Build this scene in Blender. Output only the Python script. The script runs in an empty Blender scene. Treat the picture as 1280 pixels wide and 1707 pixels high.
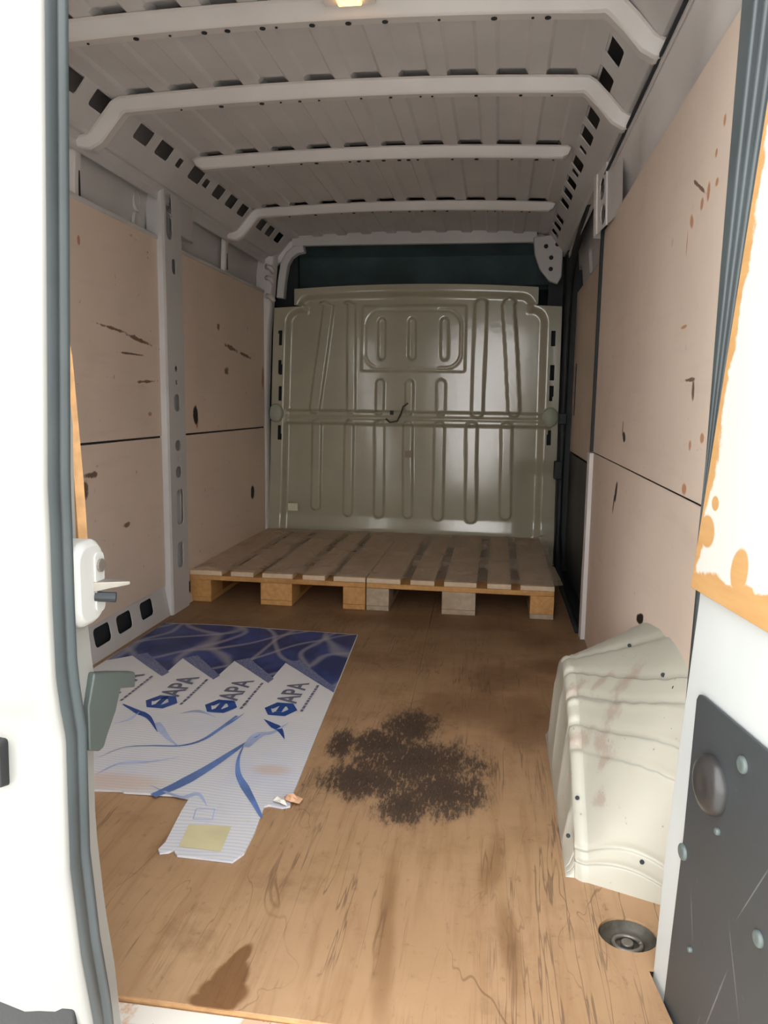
import bpy, bmesh, math, random
from mathutils import Vector, Matrix
random.seed(7)
S = bpy.context.scene
COL = S.collection

# ------------------------------------------------------------------ camera
F = 1280.0                      # focal length in pixels of the 1280 x 1707 frame
def _axes():
    y = Vector(((830-640)/F, (853.5-675)/F, 1.0)).normalized()
    roll = math.radians(0.8)
    h = Vector((math.cos(roll), -math.sin(roll), 0))
    z = h.cross(y).normalized()
    if z.y < 0: z = -z
    x = y.cross(z)
    if x.x < 0: x = -x
    return x, y, z
_X, _Y, _Z = _axes()
CAM = Vector((0.40, 0.0, 0.90))
RIGHT = Vector((_X.x, _Y.x, _Z.x)); UP = Vector((_X.y, _Y.y, _Z.y)); FWD = Vector((_X.z, _Y.z, _Z.z))
cam = bpy.data.cameras.new('camera'); camo = bpy.data.objects.new('camera', cam); COL.objects.link(camo)
m = Matrix((RIGHT, UP, -FWD)).transposed().to_4x4(); m.translation = CAM
camo.matrix_world = m
cam.sensor_fit = 'VERTICAL'; cam.sensor_height = 36.0; cam.lens = 36.0*F/1707.0
cam.clip_start = 0.02
S.camera = camo

# ------------------------------------------------------------------ world, light, exposure
w = bpy.data.worlds.new('overcast_sky'); S.world = w; w.use_nodes = True
nt = w.node_tree; nt.nodes.clear()
wo = nt.nodes.new('ShaderNodeOutputWorld'); bg = nt.nodes.new('ShaderNodeBackground')
tc = nt.nodes.new('ShaderNodeTexCoord'); sx = nt.nodes.new('ShaderNodeSeparateXYZ'); rp = nt.nodes.new('ShaderNodeValToRGB')
nt.links.new(tc.outputs['Generated'], sx.inputs[0]); nt.links.new(sx.outputs[2], rp.inputs[0])
rp.color_ramp.elements[0].position = 0.0; rp.color_ramp.elements[0].color = (1.0, .98, .95, 1)
rp.color_ramp.elements[1].position = 0.9; rp.color_ramp.elements[1].color = (.93, .97, 1.0, 1)
nt.links.new(rp.outputs[0], bg.inputs[0]); bg.inputs[1].default_value = 3.3
nt.links.new(bg.outputs[0], wo.inputs[0])
S.view_settings.view_transform = 'Standard'; S.view_settings.look = 'None'
S.view_settings.gamma = 1.0; S.view_settings.use_curve_mapping = False
S.view_settings.exposure = 0.8
try:
    S.cycles.max_bounces = 16; S.cycles.diffuse_bounces = 10; S.cycles.transparent_max_bounces = 8
except Exception: pass

# ------------------------------------------------------------------ pixel to plane helpers (for measured points)
def ray(px, py): return RIGHT*((px-640)/F) + UP*((853.5-py)/F) + FWD
def onX(px, py, x): d = ray(px, py); return CAM + d*((x-CAM.x)/d.x)
def onY(px, py, y): d = ray(px, py); return CAM + d*((y-CAM.y)/d.y)
def onZ(px, py, z): d = ray(px, py); return CAM + d*((z-CAM.z)/d.z)

# ------------------------------------------------------------------ node helper
class NT:
    def __init__(s, name, rough=.5, metal=0., spec=.5):
        s.m = bpy.data.materials.new(name); s.m.use_nodes = True; s.t = s.m.node_tree
        s.b = s.t.nodes['Principled BSDF']; s.b.inputs['Roughness'].default_value = rough
        s.b.inputs['Metallic'].default_value = metal; s.b.inputs['Specular IOR Level'].default_value = spec
        s._p = None
    def n(s, k): return s.t.nodes.new(k)
    def l(s, a, b): s.t.links.new(a, b)
    def put(s, v, sock):
        if isinstance(v, bpy.types.NodeSocket): s.l(v, sock)
        elif isinstance(v, (tuple, list)) and len(v) == 3 and sock.type == 'RGBA': sock.default_value = (*v, 1)
        else: sock.default_value = v
    @property
    def P(s):
        if s._p is None: s._p = s.n('ShaderNodeTexCoord').outputs['Object']
        return s._p
    def map(s, loc=(0,0,0), rot=(0,0,0), sc=(1,1,1), typ='POINT', v=None):
        q = s.n('ShaderNodeMapping'); q.vector_type = typ
        s.l(v or s.P, q.inputs[0]); q.inputs[1].default_value = loc; q.inputs[2].default_value = rot; q.inputs[3].default_value = sc
        return q.outputs[0]
    def noise(s, sc, det=4, rough=.55, v=None, dist=0.):
        q = s.n('ShaderNodeTexNoise'); s.l(v or s.P, q.inputs['Vector']); q.inputs['Scale'].default_value = sc
        q.inputs['Detail'].default_value = det; q.inputs['Roughness'].default_value = rough; q.inputs['Distortion'].default_value = dist
        return q.outputs[0]
    def math(s, op, a, b=0., c=0.):
        q = s.n('ShaderNodeMath'); q.operation = op; s.put(a, q.inputs[0]); s.put(b, q.inputs[1]); s.put(c, q.inputs[2]); return q.outputs[0]
    def ss(s, v, a, b, lo=0., hi=1.):
        q = s.n('ShaderNodeMapRange'); q.interpolation_type = 'SMOOTHSTEP'; s.put(v, q.inputs[0])
        if a > b: a, b, lo, hi = b, a, hi, lo
        for i, x in enumerate((a, b, lo, hi)): q.inputs[i+1].default_value = x
        return q.outputs[0]
    def mix(s, f, a, b, mode='MIX'):
        q = s.n('ShaderNodeMix'); q.data_type = 'RGBA'; q.blend_type = mode
        s.put(f, q.inputs[0]); s.put(a, q.inputs[6]); s.put(b, q.inputs[7]); return q.outputs[2]
    def ell(s, items, plane='xy'):
        """smallest normalised radius to a set of ellipses (a, b, ra, rb, angle) in the given plane"""
        out = None
        for (a, b, ra, rb, an) in items:
            if plane == 'xy': mp = s.map((a, b, 0), (0, 0, an), (ra, rb, 1e4), 'TEXTURE')
            else: mp = s.map((0, a, b), (an, 0, 0), (1e4, ra, rb), 'TEXTURE')
            q = s.n('ShaderNodeVectorMath'); q.operation = 'LENGTH'; s.l(mp, q.inputs[0])
            out = q.outputs['Value'] if out is None else s.math('MINIMUM', out, q.outputs['Value'])
        return out
    def bump(s, h, st=.3, d=.01):
        q = s.n('ShaderNodeBump'); q.inputs['Strength'].default_value = st; q.inputs['Distance'].default_value = d
        s.l(h, q.inputs['Height']); s.l(q.outputs[0], s.b.inputs['Normal'])
    def col(s, c): s.put(c, s.b.inputs['Base Color']); return s.m

def simple(name, c, rough=.5, metal=0., var=.08, sc=9., spec=.5, bump=0.):
    t = NT(name, rough, metal, spec)
    n = t.noise(sc, 5)
    a = tuple(x*(1-var) for x in c); b = tuple(min(1, x*(1+var)) for x in c)
    t.col(t.mix(t.ss(n, .3, .7), a, b))
    if bump: t.bump(t.noise(sc*12, 3), bump, .002)
    return t.m

# ------------------------------------------------------------------ mesh helper
def ss(a, b, x):
    t = max(0., min(1., (x-a)/(b-a))); return t*t*(3-2*t)
class MB:
    def __init__(s): s.v = []; s.f = []
    def add(s, vs, fs):
        o = len(s.v); s.v += [tuple(p) for p in vs]; s.f += [tuple(i+o for i in q) for q in fs]; return s
    def box(s, x0, x1, y0, y1, z0, z1):
        vs = [(x, y, z) for z in (z0, z1) for y in (y0, y1) for x in (x0, x1)]
        return s.add(vs, [(0,2,3,1),(4,5,7,6),(0,1,5,4),(2,6,7,3),(0,4,6,2),(1,3,7,5)])
    def hexa(s, bot, top):      # two loops of equal length, joined and capped
        n = len(bot); vs = list(bot)+list(top)
        fs = [tuple(range(n))[::-1], tuple(range(n, 2*n))] + [(i, (i+1) % n, n+(i+1) % n, n+i) for i in range(n)]
        return s.add(vs, fs)
    def prism(s, pts, z0, z1): return s.hexa([(x, y, z0) for x, y in pts], [(x, y, z1) for x, y in pts])
    def cyl(s, a, b, r, n=14, r2=None):
        a = Vector(a); b = Vector(b); d = (b-a).normalized(); u = d.orthogonal().normalized(); v = d.cross(u); r2 = r if r2 is None else r2
        ring = lambda c, q: [c + (u*math.cos(t)+v*math.sin(t))*q for t in [2*math.pi*i/n for i in range(n)]]
        return s.hexa(ring(a, r), ring(b, r2))
    def loft(s, rings, closed=True, caps=True):
        n = len(rings[0]); o = len(s.v)
        for r in rings: s.v += [tuple(p) for p in r]
        k = n if closed else n-1
        for j in range(len(rings)-1):
            for i in range(k):
                a = o+j*n+i; b = o+j*n+(i+1) % n
                s.f.append((a, b, b+n, a+n))
        if caps and closed:
            s.f.append(tuple(o+i for i in range(n))[::-1]); s.f.append(tuple(o+(len(rings)-1)*n+i for i in range(n)))
        return s
    def sweep_tube(s, path, r, n=8):
        path = [Vector(p) for p in path]; rings = []
        for i, p in enumerate(path):
            d = (path[min(i+1, len(path)-1)]-path[max(i-1, 0)]).normalized()
            u = d.cross(Vector((.31, .2, .93))).normalized(); v = d.cross(u)
            rr = r[i] if isinstance(r, (list, tuple)) else r
            rings.append([p+(u*math.cos(t)+v*math.sin(t))*rr for t in [2*math.pi*k/n for k in range(n)]])
        return s.loft(rings)
    def plate(s, O, U, V, holes=(), depth=.012):
        """flat sheet O + u*U + v*V with real openings (u0,u1,v0,v1,corner cut 0..0.5) and turned-in rims"""
        O = Vector(O); U = Vector(U); V = Vector(V); N = U.cross(V).normalized()
        us = sorted({0., 1.} | {h[0] for h in holes} | {h[1] for h in holes}); vs = sorted({0., 1.} | {h[2] for h in holes} | {h[3] for h in holes})
        P = lambda u, v, d=0.: O+U*u+V*v-N*d
        for i in range(len(us)-1):
            for j in range(len(vs)-1):
                cu = (us[i]+us[i+1])/2; cv = (vs[j]+vs[j+1])/2
                if any(h[0] < cu < h[1] and h[2] < cv < h[3] for h in holes): continue
                s.add([P(us[i], vs[j]), P(us[i+1], vs[j]), P(us[i+1], vs[j+1]), P(us[i], vs[j+1])], [(0,1,2,3)])
        for h in holes:
            u0, u1, v0, v1 = h[:4]; c = h[4] if len(h) > 4 else 0.
            lu = (u1-u0)*U.length; lv = (v1-v0)*V.length; cc = c*min(lu, lv); du = cc/U.length; dv = cc/V.length
            if cc > 0:
                ring = []
                for (uc, vc, su, sv, a0) in ((u0, v0, 1, 1, 180), (u1, v0, -1, 1, 270), (u1, v1, -1, -1, 0), (u0, v1, 1, -1, 90)):
                    arc = []
                    for k in range(4):
                        t = math.radians(a0+30*k); arc.append((uc+su*du+math.cos(t)*du, vc+sv*dv+math.sin(t)*dv))
                    for a, b in zip(arc, arc[1:]): s.add([P(uc, vc), P(*a), P(*b)], [(0,1,2)])
                    ring += arc
            else: ring = [(u0, v0), (u1, v0), (u1, v1), (u0, v1)]
            n = len(ring)
            s.add([P(u, v) for u, v in ring]+[P(u, v, depth) for u, v in ring], [(i, (i+1) % n, n+(i+1) % n, n+i) for i in range(n)])
        return s
    def mesh(s, name, mat, smooth=False):
        me = bpy.data.meshes.new(name); me.from_pydata(s.v, [], s.f); me.validate()
        bm = bmesh.new(); bm.from_mesh(me); bmesh.ops.remove_doubles(bm, verts=bm.verts, dist=1e-5)
        bmesh.ops.recalc_face_normals(bm, faces=bm.faces); bm.to_mesh(me); bm.free()
        me.materials.append(mat)
        if smooth: me.polygons.foreach_set('use_smooth', [True]*len(me.polygons))
        return me
    def build(s, name, mat, parent=None, smooth=False, bevel=0., label=None, seg=2):
        return link(name, s.mesh(name, mat, smooth), parent, bevel, label, seg)

def link(name, me, parent=None, bevel=0., label=None, seg=2):
    o = bpy.data.objects.new(name, me); COL.objects.link(o)
    if parent is not None:
        o.parent = parent; o.matrix_parent_inverse = Matrix.Translation(-parent.location)
    if bevel:
        b = o.modifiers.new('edge', 'BEVEL'); b.width = bevel; b.segments = seg; b.limit_method = 'ANGLE'; b.angle_limit = math.radians(40)
        for p in me.polygons: p.use_smooth = True
        wn = o.modifiers.new('wn', 'WEIGHTED_NORMAL'); wn.keep_sharp = False
    if label: o['label'] = label
    return o
def tag(o, label=None, cat=None, group=None, kind=None):
    if label: o['label'] = label
    if cat: o['category'] = cat
    if group: o['group'] = group
    if kind: o['kind'] = kind
    return o
def empty(name, loc, **k):
    o = bpy.data.objects.new(name, None); COL.objects.link(o); o.location = loc; o.empty_display_size = .1
    return tag(o, **k)

# ------------------------------------------------------------------ materials
M = {}
def dirty_paint(name, base, rough, dirt=(.16,.09,.05), amount=.5, spec=.5, bump=.15, rust=None):
    t = NT(name, rough, 0, spec)
    c = t.mix(t.ss(t.noise(2.5, 4), .35, .7), tuple(x*.93 for x in base), tuple(min(1, x*1.05) for x in base))
    c = t.mix(t.math('MULTIPLY', t.ss(t.noise(11, 8, .7), .62, .8), amount*.6), c, dirt)
    c = t.mix(t.math('MULTIPLY', t.ss(t.noise(60, 3, .6), .68, .76), amount), c, dirt)
    if rust:
        wb = t.math('MULTIPLY', t.math('SUBTRACT', t.noise(30, 6, .75), .5), 3.2)
        c = t.mix(t.ss(t.math('ADD', t.ell(rust, 'yz'), wb), 1.15, .2, 0, .42), c, (.30,.17,.12))
    t.col(c); t.bump(t.noise(7, 3), bump, .01)
    return t.m
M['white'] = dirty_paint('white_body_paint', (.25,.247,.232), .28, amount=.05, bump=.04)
M['door_white'] = dirty_paint('white_door_inner_paint', (.50,.52,.51), .4, amount=.12, bump=.04)
M['liner'] = dirty_paint('grey_interior_paint', (.60,.585,.58), .42, dirt=(.22,.19,.17), amount=.18, bump=.08)
M['liner_right'] = dirty_paint('pale_grey_side_paint', (.74,.71,.70), .4, dirt=(.25,.22,.2), amount=.1, bump=.08)
M['bow'] = dirty_paint('pale_bow_paint', (.68,.65,.63), .38, dirt=(.3,.25,.2), amount=.12, bump=.03)
M['bulk'] = dirty_paint('greenish_grey_bulkhead_paint', (.40,.375,.285), .15, dirt=(.16,.12,.07), amount=.35, bump=.10, spec=.9)
M['arch'] = dirty_paint('scuffed_cream_arch_paint', (.50,.485,.41), .45, dirt=(.27,.16,.11), amount=.75, rust=[(1.60,.33,.03,.05,0), (1.56,.27,.03,.04,0), (1.60,.20,.03,.03,0), (1.53,.22,.05,.03,.3), (1.73,.26,.02,.03,0), (1.68,.30,.015,.03,0), (1.5,.2,.02,.03,0), (1.46,.14,.02,.02,0)], bump=.25)
M['rubber'] = simple('blue_grey_seal_rubber', (.050,.062,.066), .45, var=.25, sc=3, spec=.6)
M['black'] = simple('black_rubber_and_shade', (.012,.016,.02), .6, var=.2)  # rubber, plus the shade painted into the pillar gap and bulkhead corners
M['teal'] = simple('dark_teal_cab_trim', (.085,.125,.135), .8, var=.2, sc=4)
M['void'] = simple('cavity_shade_and_dark_parts', (.02,.024,.03), .8)  # near-black: cavity and gap shade put into colour, also sealant and screw heads
def scratched(m):
    t = NT.__new__(NT); t.m = m; t.t = m.node_tree; t.b = t.t.nodes['Principled BSDF']; t._p = None
    old = t.b.inputs['Base Color'].links[0].from_socket
    sc = t.ell([(.97,.12,.002,.10,.35), (.93,.20,.0016,.08,-.4), (1.02,.02,.002,.07,.3), (.90,.33,.0015,.09,.5), (1.05,.19,.0015,.05,-.25), (.86,.08,.002,.12,.2)], 'yz')
    t.put(t.mix(t.ss(t.math('ADD', sc, t.math('MULTIPLY', t.noise(60, 4), .8)), 1.4, .6, 0, .4), old, (.22,.22,.21)), t.b.inputs['Base Color'])
    return m
M['plate'] = dirty_paint('dark_grey_kick_plate', (.042,.047,.050), .42, dirt=(.2,.2,.19), amount=.2, bump=.05); scratched(M['plate'])
M['dark_panel'] = simple('dark_grey_door_lining', (.05,.052,.05), .6, var=.2, sc=5)
M['plastic_grey'] = simple('grey_green_plastic', (.065,.08,.075), .4, var=.08)
M['plastic_black'] = simple('black_textured_plastic', (.011,.012,.013), .5, var=.1, bump=.2)
M['steel'] = simple('worn_steel', (.26,.24,.21), .5, metal=.8, var=.25, sc=20)
M['raw_edge'] = simple('raw_plywood_edge', (.48,.27,.12), .7, var=.15, sc=40)
M['sticker'] = simple('cream_sticker', (.75,.70,.55), .6)

def ply(name, base, cracks=(), spots=(), holes=(), rust=(), amount=.5):
    t = NT(name, .55, 0, .3)
    c = t.mix(t.ss(t.noise(1.7, 5), .3, .7), tuple(x*.93 for x in base), tuple(min(1, x*1.05) for x in base))
    g = t.noise(3, 5, .6, v=t.map(sc=(1, 1, 9)))
    c = t.mix(t.ss(g, .5, .8, 0, .12), c, (.35,.25,.18))
    c = t.mix(t.ss(t.noise(26, 3, .5), .70, .76, 0, amount), c, (.30,.17,.10))
    c = t.mix(t.math('MULTIPLY', t.ss(t.noise(38, 6, .7, v=t.map(sc=(1, .45, 1))), .66, .70, 0, amount*1.3), t.ss(t.noise(2.2, 2), .42, .6)), c, (.20,.10,.055))
    wob = t.math('MULTIPLY', t.math('SUBTRACT', t.noise(28, 5, .7), .5), 2.6)
    if cracks: c = t.mix(t.ss(t.math('ADD', t.ell(cracks, 'yz'), wob), 1.1, .6, 0, .9), c, (.13,.065,.035))
    if rust: c = t.mix(t.ss(t.math('ADD', t.ell(rust, 'yz'), t.math('MULTIPLY', wob, .4)), 1.1, .6, 0, .85), c, (.47,.20,.08))
    if holes: c = t.mix(t.ss(t.math('ADD', t.ell(holes, 'yz'), t.math('MULTIPLY', wob, .35)), 1.1, .8), c, (.015,.012,.01))
    t.col(c); t.bump(t.noise(5, 4), .12, .01)
    return t.m
def E(px, py, x, ra, rb, an=0.):
    p = onX(px, py, x); return (p.y, p.z, ra, rb, an)
LX, RX = -.955, .76
M['ply_left'] = ply('painted_plywood_left', (.76,.625,.52),
    cracks=[E(190,548,LX,.12,.006,-.06), E(230,566,LX,.13,.008,-.12), E(220,590,LX,.10,.004,0), E(385,580,LX,.10,.012,-.1), E(408,592,LX,.1,.009,-.1),
            E(245,636,LX,.10,.006,.05), E(378,618,LX,.03,.02,0), E(150,792,LX,.05,.012,0), E(143,815,LX,.02,.035,0), E(212,875,LX,.04,.012,0), E(364,545,LX,.02,.02,0)],
    holes=[E(326,692,LX,.028,.045,.1), E(421,821,LX,.034,.040,0)], rust=[E(328,702,LX,.02,.04,.1), E(438,630,LX,.025,.07,0), E(131,400,LX,.01,.02,0), E(250,690,LX,.02,.01,0)])
M['ply_right'] = ply('painted_plywood_right', (.76,.63,.53), amount=.25,
    rust=[E(1153,370,RX,.02,.012,.6), E(1170,340,RX,.012,.012,0), E(1181,318,RX,.012,.018,0), E(1195,303,RX,.012,.008,0), E(1208,200,RX,.01,.012,0), E(1194,255,RX,.008,.008,0),
          E(1140,815,RX,.02,.012,0), E(1150,742,RX,.012,.012,0), E(1140,545,RX,.03,.004,0), E(1170,730,RX,.015,.01,0), E(1145,405,RX,.004,.03,0)],
    cracks=[E(1150,633,RX,.05,.004,.0), E(1155,650,RX,.01,.02,0), E(1165,310,RX,.07,.004,.45)],
    holes=[E(1055,1031,RX-.026,.030,.014,-.3), E(1040,728,RX,.026,.014,.3), E(1038,714,RX,.006,.024,0), E(1028,820,RX,.020,.030,0), E(1025,840,RX,.010,.03,0)])
M['ply_slide'] = ply('painted_plywood_sliding_door', (.68,.56,.46), amount=.3)

# right rear door lining: thick white paint chipped back to bare wood along its edges
def door_ply():
    t = NT('chipped_white_door_lining', .45, 0, .4)
    p = t.n('ShaderNodeSeparateXYZ'); t.l(t.P, p.inputs[0])
    # bare wood near the bottom edge and near the slanted hinge-side edge
    b = t.math('SUBTRACT', p.outputs[2], .648)
    line = t.math('ADD', 1.118, t.math('MULTIPLY', t.math('SUBTRACT', p.outputs[2], .65), -.178))
    s = t.math('SUBTRACT', line, p.outputs[1])
    n = t.math('MULTIPLY', t.math('SUBTRACT', t.noise(15, 5, .6), .5), .055)
    k = t.math('MINIMUM', t.math('ADD', b, -.032), t.math('ADD', s, -.017))
    bare = t.ss(t.math('ADD', k, n), .004, -.002)
    bare2 = t.ss(t.math('ADD', t.ell([(1.078, .735, .022, .022, 0), (1.06,.775,.01,.01,0), (.985,.70,.02,.03,.3)], 'yz'), t.math('MULTIPLY', n, 4)), 1.1, .9)
    wood = t.mix(t.noise(30, 4, v=t.map(sc=(1, .3, 2))), (.42,.22,.08), (.55,.33,.14))
    t.col(t.mix(t.math('MAXIMUM', bare, bare2), (.58,.57,.52), wood)); t.bump(t.noise(20, 3), .1, .004)
    return t.m
M['door_ply'] = door_ply()

def wood(name, a, b, c, sc=1.):
    t = NT(name, .7, 0, .25)
    oi = t.n('ShaderNodeObjectInfo').outputs['Random']
    v = t.n('ShaderNodeVectorMath'); v.operation = 'ADD'; t.l(t.P, v.inputs[0])
    cb = t.n('ShaderNodeCombineXYZ'); t.l(t.math('MULTIPLY', oi, 7.), cb.inputs[0]); t.l(cb.outputs[0], v.inputs[1])
    g = t.noise(14*sc, 5, .6, v=t.map(sc=(3, .35, 3), v=v.outputs[0]))
    k = t.mix(t.ss(g, .3, .7), a, b)
    k = t.mix(t.ss(t.noise(5, 4, v=v.outputs[0]), .5, .75, 0, .6), k, c)
    k = t.mix(t.math('MULTIPLY', oi, .35), k, tuple(x*.6 for x in a))
    t.col(k); t.bump(g, .2, .002); return t.m
M['pallet'] = wood('pallet_softwood', (.50,.26,.09), (.64,.36,.14), (.32,.14,.05))
M['pallet_top'] = wood('pale_pallet_softwood', (.66,.50,.34), (.76,.60,.43), (.5,.33,.2))
M['pallet_old'] = wood('weathered_pallet_softwood', (.40,.31,.22), (.50,.40,.29), (.28,.19,.12))

def sheet_mat():
    t = NT('cloudy_plastic_film', .5, 0, .35)
    t.col(t.mix(t.ss(t.noise(4, 5), .3, .7), (.56,.45,.36), (.66,.54,.44)))
    tr = t.n('ShaderNodeBsdfTransparent'); mx = t.n('ShaderNodeMixShader'); mx.inputs[0].default_value = .37
    out = t.t.nodes['Material Output']
    t.l(tr.outputs[0], mx.inputs[1]); t.l(t.b.outputs[0], mx.inputs[2]); t.l(mx.outputs[0], out.inputs[0])
    return t.m
M['film'] = sheet_mat()

def floor_mat():
    t = NT('worn_plywood_floor', .62, 0, .35)
    lo = t.noise(1.6, 6, .6); mid = t.noise(6, 8, .65); fine = t.noise(45, 5, .6)
    grain = t.noise(9, 6, .65, v=t.map(rot=(0, 0, -.05), sc=(4, .30, 1)), dist=.4)
    c = t.mix(t.ss(lo, .3, .7), (.385,.232,.122), (.475,.300,.168))
    c = t.mix(t.ss(grain, .45, .75, 0, .5), c, (.26,.135,.06))
    c = t.mix(t.ss(mid, .52, .75, 0, .6), c, (.23,.13,.065))
    c = t.mix(t.ss(fine, .60, .75, 0, .4), c, (.14,.08,.045))
    c = t.mix(t.ss(t.noise(22, 6, .7, v=t.map(sc=(1.5, .5, 1))), .60, .72, 0, .45), c, (.13,.075,.045))
    # thin dark scratches and veins
    r = t.math('ABSOLUTE', t.math('SUBTRACT', t.noise(5, 3, .5, v=t.map(sc=(1.6, .5, 1)), dist=.8), .5))
    c = t.mix(t.math('MULTIPLY', t.ss(r, .007, .001), t.ss(t.noise(3, 3), .42, .62, 0, .55)), c, (.12,.06,.03))
    r2 = t.math('ABSOLUTE', t.math('SUBTRACT', t.noise(3.5, 4, .6, v=t.map(rot=(0, 0, -.12), sc=(5, .22, 1))), .5))
    c = t.mix(t.math('MULTIPLY', t.ss(r2, .012, .002), t.ss(t.noise(2.3, 3), .42, .58, 0, .6)), c, (.11,.065,.045))
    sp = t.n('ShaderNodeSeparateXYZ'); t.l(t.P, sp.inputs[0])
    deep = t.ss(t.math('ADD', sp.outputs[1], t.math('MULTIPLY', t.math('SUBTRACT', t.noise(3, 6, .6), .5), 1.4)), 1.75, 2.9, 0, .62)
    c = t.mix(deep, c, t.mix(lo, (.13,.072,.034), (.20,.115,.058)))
    # old soaked patches towards the front of the load bay
    wob = t.math('MULTIPLY', t.math('SUBTRACT', t.noise(7, 6, .65), .5), 1.7)
    pat = t.ell([(.45, 2.50, .17, .14, .2), (.60, 2.62, .12, .10, 0), (.58, 2.95, .10, .12, 0), (.35, 2.2, .18, .18, 0), (.1, 3.1, .5, .12, 0), (.50, 2.15, .1, .22, 0)])
    c = t.mix(t.ss(t.math('ADD', pat, wob), 1.25, .35, 0, .62), c, (.15,.075,.035))
    drag = t.ell([(.42, 1.42, .028, .13, -.15), (.45, 1.2, .02, .16, .1), (-.45, 1.2, .05, .3, 0), (.24, 1.2, .02, .25, .1)])
    c = t.mix(t.ss(t.math('ADD', drag, t.math('MULTIPLY', wob, .6)), 1.2, .3, 0, .55), c, (.20,.10,.04))
    wet = t.ell([(.012, 1.02, .042, .034, 0), (.012, 1.05, .030, .05, -.15), (.012, 1.09, .016, .045, -.25), (.005, 1.0, .042, .02, 0)])
    c = t.mix(t.ss(t.math('ADD', wet, t.math('MULTIPLY', wob, .35)), 1.10, .8, 0, .85), c, (.15,.065,.022))
    # glue residue left by a torn-up covering
    gl = t.ell([(.22, 1.83, .20, .15, .1), (.12, 1.72, .14, .11, .2), (.19, 2.05, .09, .13, 0), (.02, 1.90, .045, .11, .1), (.12, 1.92, .13, .10, 0), (.30, 1.70, .12, .13, -.2), (.22, 1.62, .07, .09, 0)])
    fib = t.noise(60, 7, .8, v=t.map(rot=(0, 0, .4), sc=(1.7, .45, 1)))
    gm = t.ss(t.math('ADD', gl, t.math('MULTIPLY', t.math('SUBTRACT', t.noise(9, 10, .85, v=t.map(rot=(0, 0, .35), sc=(2.4, .8, 1))), .5), 3.0)), 1.12, .66)
    gm = t.math('MULTIPLY', gm, t.ss(t.math('ADD', fib, t.math('MULTIPLY', t.math('SUBTRACT', .75, gl), .13)), .38, .54, .15, 1.))
    c = t.mix(t.math('MULTIPLY', gm, .95), c, t.mix(t.ss(fib, .4, .65), (.022,.014,.010), (.085,.055,.04)))
    t.col(c)
    t.put(t.math('ADD', t.ss(mid, .3, .8, .48, .72), t.math('MULTIPLY', gm, .2)), t.b.inputs['Roughness'])
    t.bump(t.math('ADD', t.math('MULTIPLY', grain, .5), t.math('MULTIPLY', t.math('MULTIPLY', gm, fib), 3.)), .35, .004)
    return t.m
M['floor'] = floor_mat()

# ------------------------------------------------------------------ ground outside
mb = MB(); mb.add([(-15,-15,-.62),(15,-15,-.62),(15,15,-.62),(-15,15,-.62)], [(0,1,2,3)])
tag(mb.build('ground', simple('pale_concrete_yard', (.56,.54,.50), .85, var=.15, sc=2)), 'pale concrete yard under the van', kind='structure')

# ------------------------------------------------------------------ floor: plywood sheets with a round cut-out
XL, XR = -.975, .735
floor = empty('floor', (0, 0, 0), label='worn brown plywood load floor of the van', kind='structure')
SEAM = lambda y: .172-.026*(y-2.2)/1.1
CX, CY, CR = .652, 1.258, .044
mb = MB()
ys = [.98, 2.2, 3.3, 4.46]
mb.prism([(XL, .994), (SEAM(.98)-.00005, .988), (SEAM(3.3)-.0007, 3.3), (SEAM(4.46)-.0007, 4.46), (XL, 4.46)], -.018, 0)
mb.build('plywood_sheet', M['floor'], floor)
mb = MB()
q = .085
outer = [(SEAM(.98)+.00005, .988), (XR, .975), (XR, CY-q), (CX-q, CY-q)]
mb.prism([(SEAM(.98)+.00005, .988), (.700, .966), (.672, CY-q), (SEAM(CY-q)+.0001, CY-q)], -.018, 0)
mb.prism([(SEAM(CY-q)+.0001, CY-q), (CX-q, CY-q), (CX-q, CY+q), (SEAM(CY+q)+.00012, CY+q)], -.018, 0)
mb.prism([(SEAM(CY+q)+.00012, CY+q), (XR+.04, CY+q), (XR+.04, 3.05), (XR, 3.06), (XR, 4.46), (SEAM(4.46)+.0007, 4.46)], -.018, 0)
n = 32
q2 = q
sq, ci = [], []
for i in range(n):
    t = 2*math.pi*i/n; c, s_ = math.cos(t), math.sin(t); k = q/max(abs(c), abs(s_))
    sq.append((CX+c*k, CY+s_*k)); ci.append((CX+c*CR*1.12, CY+s_*CR))
for i in range(n):
    j = (i+1) % n
    mb.add([(*sq[i], 0), (*sq[j], 0), (*ci[j], 0), (*ci[i], 0), (*ci[i], -.018), (*ci[j], -.018)], [(0,1,2,3), (3,2,5,4)])
mb.prism([(CX+q, CY), (XR+.04, CY), (XR+.04, CY+q), (CX+q, CY+q)], -.018, 0)
mb.build('plywood_sheet', M['floor'], floor)
mb = MB(); mb.prism([(XL-.05, .97), (.64, .96), (.655, 1.2), (XR+.12, 1.24), (XR+.12, 4.6), (XL-.05, 4.6)], -.05, -.036)
mb.build('steel_underfloor', M['liner'], floor)
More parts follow.
